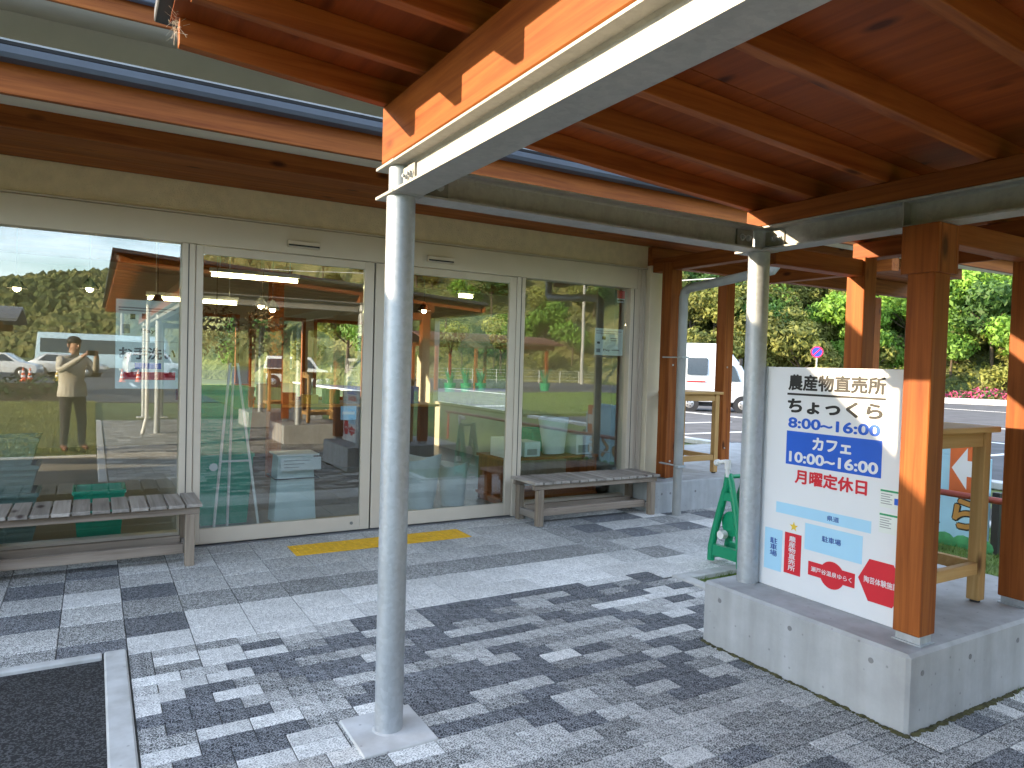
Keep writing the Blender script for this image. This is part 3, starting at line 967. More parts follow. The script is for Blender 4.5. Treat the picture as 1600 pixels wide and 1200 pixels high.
for x in (1.19, 3.01):
    q = B(); q.box(x - .06, x + .06, 2.679, 2.691, 2.178, 2.263); mk('gusset', q, DARK_STEEL, s, bevel=.001)
    bolts(s, (x, 2.679, 2.22), (1, 0, 0), 2, .045, (0, -1, 0))
for y in (-2.87, -7.15):
    hbeam('steel_beam', (1.12, y, 0), (3.085, y, 0), PAINT_STEEL, canopy)
for x, zt in ((1.045, 2.513), (3.15, zb(3.15) - .001)):
    q = B(); q.box(x - .06, x + .06, YN - .05, 2.746, ZB1 + .003, zt); mk('timber_beam', q, WY, canopy, bevel=.004)
q = B(); q.box(4.07, 4.19, YN - .05, 2.765, 2.215, zb(4.13) - .001); mk('timber_beam', q, WY, canopy, bevel=.004)
# rafters, deck sheets, roof sheet
XA, XB = .239, 4.95
rme = None
RY = [2.724, 2.347, 1.972]
while RY[-1] > YN + .46: RY.append(RY[-1] - .455)
for y in RY:
    if rme is None:
        q = B(); w = .0235
        q.hull8([(XA, y - w, zb(XA)), (XB, y - w, zb(XB)), (XB, y + w, zb(XB)), (XA, y + w, zb(XA)), (XA, y - w, zb(XA) + .09), (XB, y - w, zb(XB) + .09), (XB, y + w, zb(XB) + .09), (XA, y + w, zb(XA) + .09)])
        o = mk('rafter', q, WX, canopy, bevel=.002)
        rme = o.data
    else:
        o = bpy.data.objects.new('rafter', rme); COL.objects.link(o); o.parent = canopy; o.location = (0, y - RY[0], 0)
y = 2.775
while y > YN:
    y0 = max(y - .909, YN - .1)
    for xa, xb in ((.215, 1.60), (1.603, 3.42), (3.423, 4.97)):
        q = B()
        q.hull8([(xa, y0, zb(xa) + .0905), (xb, y0, zb(xb) + .0905), (xb, y, zb(xb) + .0905), (xa, y, zb(xa) + .0905), (xa, y0, zb(xa) + .1025), (xb, y0, zb(xb) + .1025), (xb, y, zb(xb) + .1025), (xa, y, zb(xa) + .1025)])
        mk('deck_sheet', q, PLY, canopy)
    y -= .912
q = B(); xa, xb = .17, 5.02
q.hull8([(xa, YN - .15, zb(xa) + .106), (xb, YN - .15, zb(xb) + .106), (xb, 2.84, zb(xb) + .106), (xa, 2.84, zb(xa) + .106), (xa, YN - .15, zb(xa) + .15), (xb, YN - .15, zb(xb) + .15), (xb, 2.84, zb(xb) + .15), (xa, 2.84, zb(xa) + .15)])
mk('roof_sheet', q, CANROOF, canopy, bevel=.004)
q = B(); q.box(4.972, 5.0, YN, 2.80, zb(4.98) + .0, zb(4.98) + .10); mk('fascia', q, WY, canopy, bevel=.003)
# timber posts standing on the plinths
POSTS = [(3.127, 1.757, .12, True), (4.075, 2.70, .12, False), (4.135, 1.80, .125, False), (3.127, -1.62, .12, True), (3.127, -4.98, .12, True), (4.1, -.75, .12, False), (4.1, -1.6, .12, False), (4.1, -4.1, .12, False), (4.1, -4.95, .12, False)]
for (x, y, w, cap) in POSTS:
    h = w / 2
    top = ZB0 - .004 if cap else 2.2135
    q = B(); q.box(x - h, x + h, y - h, y + h, .376, top); p = mk('timber_post', q, WZ, canopy, bevel=.004)
    q = B(); q.box(x - .042, x + .042, y - .055, y - .049, .337, .376); q.box(x - .042, x + .042, y + .049, y + .055, .337, .376); q.box(x - .055, x + .055, y - .065, y + .065, .3355, .341); q.box(x - .042, x - .036, y - .049, y + .049, .341, .376)
    mk('post_bracket', q, GALV, p)
    if cap:
        for (xa, xb, ya, yb) in ((x - h - .02, x - h - .001, y - h - .02, y + h + .02), (x + h + .001, x + h + .02, y - h - .02, y + h + .02), (x - h - .001, x + h + .001, y - h - .02, y - h - .001), (x - h - .001, x + h + .001, y + h + .001, y + h + .02)):
            q = B(); q.box(xa, xb, ya, yb, 1.945, ZB0 - .004); mk('post_cladding', q, WZ, p, bevel=.002)
for ya in (2.70, 1.80):
    q = B(); q.box(3.235, 4.068, ya - .045, ya + .045, 2.10, 2.20); mk('tie_beam', q, WX, canopy, bevel=.003)
# cobweb tuft at the eaves corner
COBW = plain('cobweb', (.62, .58, .48), .9)
q = B(); cr_ = random.Random(3)
for i in range(90):
    a = Vector((.237 - abs(cr_.gauss(0, .012)), 2.72 + cr_.gauss(0, .03), 2.59 + cr_.random() * .10))
    e = a + Vector((cr_.gauss(.005, .02), cr_.gauss(0, .02), cr_.gauss(.0, .02)))
    q.tube(a, e, .0005, seg=3, cap=False)
mk('cobweb', q, COBW, canopy, kind='stuff')

# ------------------------------------------------------------------ notice board on the plinth
sg = thing('notice_board', (3.195, 2.21, .336), 'large white notice board with opening hours and a red and blue site map', 'sign')
b = B(); b.box(3.191, 3.206, 1.755, 2.668, .337, 1.531)
mk('board', b, WHITE, sg, bevel=.0015)
SX = 3.1906


def flat(name, poly, mat, dx=.0006, parent=sg, t=.0005):
    q = B(); q.prism([(SX - dx, y, z) for y, z in poly], (t, 0, 0))
    return mk(name, q, mat, parent)


def stext(body, y0, y1, z0, z1, mat, bold=.02, dx=.0012):
    return text('lettering', body, y0, y1, z0, z1, SX - dx, mat, sg, bold)


stext('農産物直売所', 2.508, 1.967, 1.409, 1.494, BLACKP, .034)
flat('underline', [(2.513, 1.395), (1.965, 1.395), (1.965, 1.384), (2.513, 1.384)], BLACKP)
stext('ちょっくら', 2.508, 1.978, 1.290, 1.368, BLACKP, .042)
stext('8:00~16:00', 2.500, 1.986, 1.211, 1.267, BLUEP, .032)
flat('hours_panel', [(2.507, 1.194), (1.974, 1.194), (1.974, 1.017), (2.507, 1.017)], BLUEP)
stext('カフェ', 2.348, 2.130, 1.108, 1.174, WHITE, .042)
stext('10:00~16:00', 2.487, 1.989, 1.031, 1.088, WHITE, .032)
stext('月曜定休日', 2.446, 2.040, .922, .998, REDP, .034)
flat('map_road', [(2.557, .806), (2.012, .806), (2.012, .748), (2.557, .748)], CYANP)
stext('県道', 2.248, 2.18, .763, .790, NAVYP, .015)
st = []
for i in range(10):
    a = math.pi / 2 + i * math.pi / 5; rr = .027 if i % 2 == 0 else .0115
    st.append((2.441 + rr * math.cos(a), .690 + rr * math.sin(a)))
flat('map_star', st, YELP)
flat('map_car_park', [(2.624, .654), (2.510, .654), (2.510, .430), (2.624, .430)], CYANP)
stext('駐\n車\n場', 2.587, 2.540, .506, .606, NAVYP, .015)
flat('map_shop', [(2.494, .654), (2.391, .654), (2.391, .437), (2.494, .437)], REDP)
stext('農\n産\n物\n直\n売\n所', 2.468, 2.424, .455, .638, WHITE, .015)
flat('map_car_park', [(2.372, .726), (2.052, .726), (2.052, .590), (2.372, .590)], CYANP)
stext('駐車場', 2.271, 2.165, .651, .682, NAVYP, .015)
flat('map_bath_bar', [(2.345, .535), (2.084, .535), (2.084, .464), (2.345, .464)], REDP)
flat('map_bath_disc', [(2.208 + .069 * math.cos(i * math.pi / 16), .494 + .069 * math.sin(i * math.pi / 16)) for i in range(32)], REDP, dx=.0009)
stext('瀬戸谷温泉ゆらく', 2.327, 2.100, .486, .512, WHITE, .012, dx=.0015)
flat('map_pottery_hexagon', [(2.068, .525), (2.014, .627), (1.895, .627), (1.838, .525), (1.895, .426), (2.014, .426)], REDP)
stext('陶芸体験施設', 2.037, 1.868, .510, .543, WHITE, .012)
PAPER = plain('printed_paper', (.72, .76, .72), .7, var=.03)
GREENP = plain('green_print', (.02, .30, .12), .6)
GREYP = plain('grey_print', (.30, .31, .31), .7)
for z0, z1 in ((.885, .972), (.765, .860)):
    flat('notice_sheet', [(1.975, z1), (1.80, z1), (1.80, z0), (1.975, z0)], PAPER)
    flat('notice_header', [(1.973, z1 - .004), (1.80, z1 - .004), (1.80, z1 - .013), (1.973, z1 - .013)], GREENP, dx=.001)
    for k in range(5):
        flat('notice_line', [(1.970, z1 - .022 - k * .011), (1.915 + .01 * (k % 2), z1 - .022 - k * .011), (1.915 + .01 * (k % 2), z1 - .026 - k * .011), (1.970, z1 - .026 - k * .011)], GREYP, dx=.001)
flat('notice_stamp', [(1.905, .935), (1.88, .935), (1.88, .905), (1.905, .905)], BLUEP, dx=.001)

# ------------------------------------------------------------------ slatted benches
def bench(name, x0, x1, y0, y1, zt, n, label):
    t = thing(name, ((x0 + x1) / 2, (y0 + y1) / 2, 0), label, 'bench', 'weathered benches in front of the shop')
    w = (x1 - x0) / n
    br = random.Random(n)
    for i in range(n):
        a = x0 + i * w
        q = B(); q.box(a + .006, a + w - .006, y0 + br.uniform(-.006, .006), y1 + br.uniform(-.004, .004), zt - .024, zt + br.uniform(-.002, .002))
        mk('slat', q, GREYW_Y, t, bevel=.003)
    for y in (y0 + .03, y1 - .075):
        q = B(); q.box(x0 + .02, x1 - .02, y, y + .042, zt - .075, zt - .0245); mk('seat_rail', q, GREYW_X, t, bevel=.003)
    lx = [x0 + .055, x1 - .115]
    if x1 - x0 > 2: lx.insert(1, (x0 + x1) / 2 - .03)
    for x in lx:
        for y in (y0 + .012, y1 - .09):
            q = B(); q.box(x, x + .062, y, y + .066, .0, zt - .0755); mk('leg', q, GREYW_Z, t, bevel=.003)
        q = B(); q.box(x + .010, x + .052, y0 + .079, y1 - .091, .055, .12); mk('end_stretcher', q, GREYW_Y, t, bevel=.003)
    for y in (y0 + .10, y1 - .13):
        q = B(); q.box(lx[0] + .064, lx[-1] - .002, y, y + .04, .075, .145); mk('long_stretcher', q, GREYW_X, t, bevel=.003)
    return t


bench('slatted_bench', 3.52, 5.06, 5.50, 5.955, .415, 15, 'weathered grey slatted bench beside the right glass pane')
bench('slatted_bench', -1.85, .69, 5.47, 5.955, .445, 22, 'weathered grey slatted bench against the left window, cut by the frame')

# ------------------------------------------------------------------ tall tan tables on the plinths
def table(x0, x1, y0, y1, z0, zt, label):
    t = thing('tall_table', ((x0 + x1) / 2, (y0 + y1) / 2, z0), label, 'table', 'tall tan wooden tables on the plinths')
    q = B(); q.box(x0 - .03, x1 + .03, y0 - .03, y1 + .03, zt - .03, zt); mk('table_top', q, TAN_X, t, bevel=.004)
    for x in (x0, x1 - .062):
        for y in (y0, y1 - .062):
            q = B(); q.box(x, x + .062, y, y + .062, z0 + .012, zt - .0305); l = mk('leg', q, TAN_Z, t, bevel=.004)
            q = B(); q.tube((x + .031, y + .031, z0 + .001), (x + .031, y + .031, z0 + .0115), .024, seg=12); mk('foot', q, BLACKPL, l)
    for y in (y0 + .01, y1 - .05):
        q = B(); q.box(x0 + .063, x1 - .063, y, y + .038, zt - .105, zt - .0305); mk('apron', q, TAN_X, t, bevel=.002)
        q = B(); q.box(x0 + .063, x1 - .063, y, y + .038, z0 + .15, z0 + .21); mk('stretcher', q, TAN_X, t, bevel=.003)
    for x in (x0 + .01, x1 - .05):
        q = B(); q.box(x, x + .038, y0 + .063, y1 - .063, z0 + .15, z0 + .21); mk('stretcher', q, TAN_X, t, bevel=.003)
        q = B(); q.box(x, x + .038, y0 + .063, y1 - .063, zt - .105, zt - .0305); mk('apron', q, TAN_X, t, bevel=.002)
    return t


table(3.40, 4.015, 1.895, 2.50, .335, 1.255, 'tall tan wooden table behind the notice board')
table(5.47, 6.20, 5.80, 6.40, .325, 1.26, 'tall tan wooden table between the porch posts in front of the van')
table(3.35, 4.0, -1.5, -.85, .335, 1.255, 'tall tan wooden table on the middle plinth, seen reflected in the door')
table(3.35, 4.0, -4.85, -4.2, .335, 1.255, 'tall tan wooden table on the farthest plinth, seen reflected in the door')

# ------------------------------------------------------------------ green hose reel behind the steel pole
hr = thing('hose_reel', (4.25, 3.85, 0), 'green plastic hose reel with white tap beside the steel pole', 'hose reel')
for x in (4.16, 4.34):                                        # side frames: slim legs with feet, bridge and hub
    q = B()
    q.path([(x, 3.985, .03), (x, 3.982, .14), (x, 3.955, .26), (x, 3.90, .46), (x, 3.865, .58), (x, 3.85, .62), (x, 3.835, .72)], .030, seg=10)
    q.path([(x, 3.70, .03), (x, 3.705, .14), (x, 3.72, .26), (x, 3.76, .46), (x, 3.79, .58), (x, 3.81, .66), (x, 3.835, .72)], .026, seg=10)
    q.bar((x, 3.95, .12), (x, 3.72, .12), .045, .085)
    q.bar((x, 3.87, .55), (x, 3.79, .55), .045, .06)
    mk('side_frame', q, GREENPL, hr, smooth=True)
for y, z in ((3.835, .70), (3.98, .06), (3.70, .06)):
    q = B(); q.tube((4.185, y, z), (4.315, y, z), .016, seg=10); mk('cross_bar', q, GREENPL, hr, smooth=True)
q = B(); q.tube((4.20, 3.82, .34), (4.30, 3.82, .34), .08, seg=24)
mk('hose_coil', q, plain('clear_braided_hose', (.45, .45, .42), .45, var=.3, scale=60), hr, smooth=True)
for x in (4.194, 4.306):
    q = B(); q.tube((x - .004, 3.82, .34), (x + .004, 3.82, .34), .095, seg=28); mk('drum_flange', q, GREENPL, hr)
q = B(); q.path([(4.14, 3.83, .70), (4.14, 3.83, .80), (4.14, 3.86, .815), (4.14, 3.92, .80)], .016, seg=10); q.tube((4.14, 3.92, .80), (4.14, 3.95, .792), .024, seg=12); q.tube((4.14, 3.83, .76), (4.14, 3.83, .83), .024, seg=12)
mk('tap', q, WHITEPL, hr, smooth=True)
q = B(); q.tube((4.10, 3.845, .26), (4.15, 3.845, .26), .032, seg=14); mk('connector', q, WHITEPL, hr, smooth=True)

hr.location.y -= .06

# ------------------------------------------------------------------ painted direction board and handrail on the lawn
db = thing('direction_board', (6.7, 3.8, 0), 'pale blue painted board with an orange arrow plate and brown lettering on the lawn', 'sign')
SKYB = plain('pale_blue_paint', (.38, .64, .78), .6, var=.12, scale=3)
ORNG = plain('orange_red_plate', (.62, .13, .03), .5, var=.12, scale=5)
q = B(); q.box(6.70, 6.735, 3.165, 4.75, -.02, .80); q.box(6.70, 6.735, 3.42, 4.75, .802, .95); mk('board', q, SKYB, db, bevel=.004)
q = B(); q.box(6.686, 6.698, 3.225, 3.495, .475, .915); ap = mk('arrow_plate', q, ORNG, db, bevel=.004)
arrow = [(3.475, .69), (3.345, .88), (3.345, .765), (3.245, .765), (3.245, .625), (3.345, .625), (3.345, .51)]
q = B(); q.prism([(6.683, y, z) for y, z in arrow], (.0025, 0, 0)); mk('arrow', q, WHITE, ap)
BROWNP = plain('ochre_lettering', (.50, .24, .05), .6, var=.1)
o = text('letter_outline', 'ちょっくら', 4.70, 3.22, .13, .44, 6.6985, BLACKP, db, .07)
o = text('lettering', 'ちょっくら', 4.69, 3.235, .145, .425, 6.6975, BROWNP, db, .03)
q = B()
for k in range(10):
    q.ball((6.70, 3.2 + k * .16, .02), .085, .12, 1.1, .9, u=10, v=6)
mk('painted_bushes', q, plain('green_board_paint', (.06, .28, .10), .6, var=.3, scale=8), db)
for y in (3.11, 4.80):
    q = B(); q.box(6.70, 6.76, y - .03, y + .03, -.04, .52); mk('leg', q, BLACKPL, db, bevel=.004)
rl = thing('handrail', (6.2, 3.2, 0), 'red brown pipe handrail crossing in front of the arrow board', 'handrail')
RBP = plain('red_brown_pipe', (.24, .045, .03), .4)
q = B(); q.tube((6.2, -1.0, .53), (6.2, 5.0, .53), .027, seg=16); mk('rail', q, RBP, rl, smooth=True)
for y in (-.9, 1.6, 4.9):
    q = B(); q.tube((6.2, y, -.04), (6.2, y, .51), .024, seg=14); mk('rail_post', q, RBP, rl, smooth=True)

# ------------------------------------------------------------------ vehicles
TYRE = plain('tyre_rubber', (.02, .02, .02), .8)
RIM = plain('wheel_rim', (.45, .45, .46), .35, metal=.7)
CARGL = plain('dark_car_glass', (.02, .025, .03), .08, spec=.8)
LAMPR = plain('red_lamp', (.45, .01, .01), .25)
LAMPW = plain('clear_lamp', (.75, .75, .72), .2)


def wheel(t, x, y, r=.30, w=.2, side=1):
    q = B(); q.tube((x, y - w / 2, r), (x, y + w / 2, r), r, seg=28)
    p = mk('wheel', q, TYRE, t, bevel=.025, smooth=True)
    q = B(); q.tube((x, y + side * (w / 2 - .01), r), (x, y + side * (w / 2 + .012), r), r * .62, r * .5, seg=20)
    mk('rim', q, RIM, p, smooth=True)
    for k in range(5):
        a = k * 2 * math.pi / 5
        q = B(); q.tube((x + math.cos(a) * r * .33, y + side * (w / 2 + .008), r + math.sin(a) * r * .33), (x + math.cos(a) * r * .33, y + side * (w / 2 + .016), r + math.sin(a) * r * .33), r * .09, seg=8)
        mk('rim_hole', q, BLACKPL, p)


def vehicle(name, loc, rotz, prof, W, mat, glass, wheels, label, group=None, cat='car', tum=.10, belt=None, wr=.30, extra=None):
    """body swept from a side profile, sides leaning in above the belt line; side glass, lamps, wheels"""
    t = thing(name, (0, 0, 0), label, cat, group)
    q = B(); bm = q.bm
    zmax = max(z for _, z in prof)
    def yy(z, s): return s * (W / 2 - (tum * max(0, z - belt) / (zmax - belt)))
    L_ = [bm.verts.new((x, yy(z, 1), z)) for x, z in prof]
    R_ = [bm.verts.new((x, yy(z, -1), z)) for x, z in prof]
    bm.faces.new(L_); bm.faces.new(R_[::-1])
    for i in range(len(prof)):
        j = (i + 1) % len(prof)
        bm.faces.new((L_[i], R_[i], R_[j], L_[j]))
    mk('body', q, mat, t, bevel=.05, smooth=True, seg=3)
    for g in glass:
        for s in (1, -1):
            pts = [(x, yy(z, s) + s * .004, z) for x, z in g]
            q = B(); q.prism(pts, (0, s * .006, 0)); mk('side_window', q, CARGL, t)
    for x, s in [(w, s) for w in wheels for s in (1, -1)]:
        q = B(); q.tube((x, s * (W / 2 - .16), wr), (x, s * (W / 2 + .006), wr), wr * 1.17, seg=28); mk('wheel_arch', q, BLACKPL, t)
        wheel(t, x, s * (W / 2 - .09), wr, .19, s)
    if extra: extra(t, W)
    t.location = loc
    t.rotation_euler = (0, 0, rotz)
    return t


VANW = plain('white_van_paint', (.60, .64, .68), .25, var=.02, coat=.6)
van_prof = [(-1.30, .36), (2.25, .36), (2.33, .70), (2.26, 1.05), (2.10, 1.22), (1.78, 1.80), (1.52, 2.12), (1.25, 2.46), (.9, 2.55), (-1.15, 2.55), (-1.32, 2.45), (-1.36, 1.2)]


def van_extra(t, W):
    for s in (1, -1):
        q = B(); q.box(2.24, 2.31, s * .5 - .16, s * .5 + .16, .78, .94); mk('headlight', q, LAMPW, t, bevel=.02)
        q = B(); q.box(-1.37, -1.31, s * .62 - .06, s * .62 + .06, .8, 1.15); mk('tail_light', q, LAMPR, t, bevel=.02)
        ya, yb = sorted((s * (W / 2 + .02), s * (W / 2 + .16)))
        q = B(); q.box(1.72, 1.84, ya, yb, 1.75, 2.0); mk('wing_mirror', q, BLACKPL, t, bevel=.02)
        q = B(); q.box(1.02, 1.14, s * (W / 2 + .003) - .012, s * (W / 2 + .003) + .012, 1.0, 1.04); mk('door_handle', q, BLACKPL, t, bevel=.004)
        for x in (.92, 1.74):
            q = B(); q.box(x, x + .012, s * (W / 2) - .003, s * (W / 2) + .003, .45, 1.18); mk('door_seam', q, GREYT, t)
        q = B(); q.box(.5, 1.6, s * (W / 2) - .006, s * (W / 2) + .010, .84, .86); mk('side_stripe', q, GREYT, t)
        q = B(); q.box(-.15, .55, s * (W / 2) - .006, s * (W / 2) + .009, 1.10, 1.14); mk('red_stripe', q, LAMPR, t)
    q = B(); q.prism([(2.115, -.62, 1.23), (2.115, .62, 1.23), (1.80, .58, 1.78), (1.80, -.58, 1.78)], (.012, 0, .008)); mk('windscreen', q, CARGL, t)
    q = B(); q.box(-1.42, -1.34, -.7, .7, .36, .54); mk('rear_bumper', q, BLACKPL, t, bevel=.02)
    q = B(); q.box(-.9, 1.6, -.5, .5, .2, .37); mk('underbody', q, BLACKPL, t)


GREYT = plain('pale_grey_trim', (.35, .35, .36), .5)
vehicle('camper_van', (19.75, 20.0, -.03), R(-45), van_prof, 1.56, VANW,
        [[(-1.22, 1.38), (-.80, 1.38), (-.80, 1.98), (-1.22, 1.98)], [(-.12, 1.36), (.58, 1.36), (.62, 1.42), (.62, 1.94), (.58, 2.0), (-.12, 2.0)], [(.98, 1.16), (1.78, 1.16), (1.62, 1.60), (1.52, 1.74), (.98, 1.74)]],
        (0, 1.9), 'tall white camper van parked beyond the porch posts', cat='van', tum=.14, belt=1.2, wr=.29, extra=van_extra)

car_prof = [(-1.95, .30), (1.95, .30), (2.02, .55), (1.92, .78), (1.10, .95), (.45, 1.40), (-1.05, 1.44), (-1.75, 1.02), (-2.0, .92), (-2.03, .55)]
kei_prof = [(-1.65, .28), (1.65, .28), (1.70, .55), (1.62, .92), (1.15, 1.02), (.75, 1.62), (-1.50, 1.66), (-1.66, 1.0)]


def car_extra(t, W):
    for s in (1, -1):
        q = B(); q.box(1.90, 1.97, s * .62 - .16, s * .62 + .16, .60, .74); mk('headlight', q, LAMPW, t, bevel=.02)
        q = B(); q.box(-2.03, -1.97, s * .66 - .12, s * .66 + .12, .72, .88); mk('tail_light', q, LAMPR, t, bevel=.02)


CP = [plain('silver_car_paint', (.52, .54, .56), .25, metal=.4, coat=.6), plain('white_car_paint', (.76, .77, .78), .25, coat=.6), plain('dark_car_paint', (.04, .045, .06), .25, coat=.6), plain('grey_blue_car_paint', (.20, .25, .32), .25, metal=.3, coat=.6)]
cg = [[(-1.42, .98), (-.32, .96), (-.32, 1.34), (-.98, 1.36)], [(-.26, .96), (.92, .94), (.38, 1.33), (-.26, 1.34)]]
kg = [[(-1.5, 1.02), (-.45, 1.02), (-.45, 1.5), (-1.45, 1.5)], [(-.38, 1.02), (1.0, 1.02), (.66, 1.48), (-.38, 1.5)]]
vehicle('parked_car', (-4.6, -37.5, -.03), R(8), car_prof, 1.7, CP[1], cg, (-1.22, 1.25), 'white saloon car at the left edge of the reflected car park', 'cars in the reflected car park', belt=.95, extra=car_extra)
vehicle('parked_car', (-1.3, -40.5, -.03), R(20), car_prof, 1.7, CP[0], cg, (-1.22, 1.25), 'silver estate car behind the traffic cones in the reflection', 'cars in the reflected car park', belt=.95, extra=car_extra)
vehicle('parked_car', (-7.2, -43.5, -.03), R(75), kei_prof, 1.48, CP[3], kg, (-1.15, 1.2), 'grey blue compact car deep in the reflected car park', 'cars in the reflected car park', belt=1.0, extra=None)
vehicle('parked_car', (3.4, -41.0, -.03), R(-10), kei_prof, 1.48, CP[1], kg, (-1.15, 1.2), 'white boxy compact car beside the reflected canopy poles', 'cars in the reflected car park', belt=1.0)
vehicle('parked_car', (9.5, -27.0, -.03), R(15), kei_prof, 1.48, CP[1], kg, (-1.15, 1.2), 'small white wagon seen through the reflected canopy posts', 'cars in the reflected car park', belt=1.0)
bus_prof = [(-4.4, .4), (4.4, .4), (4.5, 1.0), (4.35, 2.5), (4.1, 2.95), (-4.3, 3.0), (-4.45, 1.0)]
vehicle('coach', (0.8, -52.0, -.03), R(12), bus_prof, 2.3, plain('pale_blue_coach_paint', (.42, .58, .70), .3, coat=.5), [[(-4.1, 1.5), (3.9, 1.5), (3.7, 2.5), (-4.1, 2.55)]], (-2.6, 2.9), 'pale blue coach at the back of the reflected car park', cat='bus', tum=.1, belt=1.4, wr=.45)

# traffic cones
def cone(mat, loc, label):
    t = thing('traffic_cone', loc, label, 'cone', 'traffic cones in the reflected car park')
    x, y, z = loc
    q = B(); q.box(x - .19, x + .19, y - .19, y + .19, z, z + .03); mk('base', q, mat, t, bevel=.01)
    q = B(); q.tube((x, y, z + .03), (x, y, z + .70), .14, .03, seg=18); mk('cone_body', q, mat, t, smooth=True)
    for a in (.22, .45):
        r0, r1 = .14 - .11 * (a - .03) / .67, .14 - .11 * (a + .07) / .67
        q = B(); q.tube((x, y, z + a), (x, y, z + a + .10), r0 + .003, r1 + .003, seg=18); mk('white_band', q, WHITE, t, smooth=True)


CONE_O = plain('orange_cone', (.75, .13, .04), .5); CONE_Y = plain('yellow_cone', (.75, .50, .03), .5)
for i, (m_, x, y, w_) in enumerate(((CONE_O, -3.05, -31.5, 'leftmost orange traffic cone of the reflected row'), (CONE_O, -2.75, -31.3, 'orange traffic cone next to the leftmost one'), (CONE_Y, -1.65, -33.0, 'yellow traffic cone between the orange ones'), (CONE_O, -.9, -31.5, 'orange traffic cone behind the photographer'), (CONE_O, 1.35, -31.5, 'orange traffic cone left of the reflected poles'), (CONE_O, 2.1, -31.6, 'orange traffic cone at the right end of the row'))):
    cone(m_, (x, y, -.029), w_)

# ------------------------------------------------------------------ open pavilions seen in the reflection
ROOFT = plain('grey_roof_tiles', (.16, .17, .20), .6, var=.2, scale=8)


def pavilion(cx, cy, lx, ly, zt, label, roofm):
    t = thing('open_pavilion', (cx, cy, -.03), label, 'pavilion')
    for sx in (-1, -.33, .33, 1):
        for sy in (-1, 1):
            x, y = cx + sx * (lx / 2 - .5), cy + sy * (ly / 2 - .5)
            q = B(); q.box(x - .08, x + .08, y - .08, y + .08, -.04, zt); mk('post', q, WZ, t)
    for sy in (-1, 1):
        q = B(); q.box(cx - lx / 2, cx + lx / 2, cy + sy * (ly / 2 - .5) - .07, cy + sy * (ly / 2 - .5) + .07, zt + .001, zt + .24); mk('plate_beam', q, WX, t)
    h = .22 * ly / 2
    for sy in (-1, 1):
        q = B(); q.prism([(cx - lx / 2 - .4, cy, zt + .26 + h), (cx - lx / 2 - .4, cy + sy * ly / 2, zt + .26), (cx - lx / 2 - .4, cy + sy * ly / 2, zt + .32), (cx - lx / 2 - .4, cy, zt + .34 + h)], (lx + .8, 0, 0))
        p = mk('roof_slope', q, roofm, t)
        q = B()
        n = int(ly / 2 / .3)
        for k in range(n):
            yy = cy + sy * (ly / 2) * (1 - k / n); zz = zt + .325 + h * k / n
            q.box(cx - lx / 2 - .4, cx + lx / 2 + .4, yy - .02, yy + .02, zz, zz + .03)
        mk('tile_courses', q, roofm, p, kind='stuff')
    return t


pavilion(-8.0, -17.2, 11, 4.5, 2.2, 'dark timber pavilion with grey tiled roof reflected in the left window', ROOFT)
pavilion(20.5, -26.5, 8.5, 4.5, 2.5, 'brown roofed timber shelter reflected in the right door', plain('brown_roof', (.15, .06, .035), .6))

# hedge, green planters, fence and power line of the reflected side
def leafm(name, col, rough, var=.3, scale=1.0, rand=.2):
    m = plain(name, col, rough, var=var, scale=scale, rand=rand)
    m.node_tree.nodes['Principled BSDF'].inputs['Transmission Weight'].default_value = 0
    n, l = m.node_tree.nodes, m.node_tree.links
    b_ = n['Principled BSDF']; out = next(x for x in n if x.type == 'OUTPUT_MATERIAL')
    tl = n.new('ShaderNodeBsdfTranslucent'); ms = n.new('ShaderNodeMixShader'); ms.inputs[0].default_value = .35
    l.new(b_.inputs['Base Color'].links[0].from_socket, tl.inputs[0])
    l.new(b_.outputs[0], ms.inputs[1]); l.new(tl.outputs[0], ms.inputs[2]); l.new(ms.outputs[0], out.inputs['Surface'])
    return m


LEAF_D = plain('dark_hedge_leaf', (.035, .07, .015), .7, var=.4, scale=3)
LEAF_A = leafm('olive_leaf', (.21, .225, .05), .7, var=.35, scale=.8, rand=.25)
LEAF_B = leafm('fresh_green_leaf', (.17, .31, .04), .65, var=.35, scale=.8, rand=.25)
LEAF_C = leafm('deep_green_leaf', (.07, .15, .03), .65, var=.35, scale=.8, rand=.25)
BARK = plain('bark', (.10, .075, .05), .9, var=.3, scale=10)


def leaf_cloud(q, centre, rx, ry, rz, n, size, r_, shell=.55):
    bm = q.bm
    for _ in range(n):
        while True:
            v = Vector((r_.uniform(-1, 1), r_.uniform(-1, 1), r_.uniform(-1, 1)))
            if shell < v.length < 1: break
        p = Vector((centre[0] + v.x * rx, centre[1] + v.y * ry, centre[2] + v.z * rz))
        nrm = (v.normalized() + Vector((r_.gauss(0, .6), r_.gauss(0, .6), r_.gauss(.3, .6)))).normalized()
        a = nrm.orthogonal().normalized(); c = nrm.cross(a)
        th = r_.uniform(0, 6.28); a, c = a * math.cos(th) + c * math.sin(th), c * math.cos(th) - a * math.sin(th)
        s = size * r_.uniform(.6, 1.4)
        q.quad(p - a * s, p + c * s * .45, p + a * s, p - c * s * .45)


def hedge(x0, x1, y, h, label):
    t = thing('clipped_hedge', ((x0 + x1) / 2, y, -.03), label, 'hedge')
    r_ = random.Random(int(x0 * 10))
    q = B()
    x = x0
    while x < x1:
        leaf_cloud(q, (x, y, h * .5), .6, .45, h * .55, 130, .07, r_, .3)
        x += .5
    mk('foliage', q, LEAF_D, t)
    q = B(); q.box(x0, x1, y - .2, y + .2, -.04, h * .7); mk('woody_core', q, BARK, t)


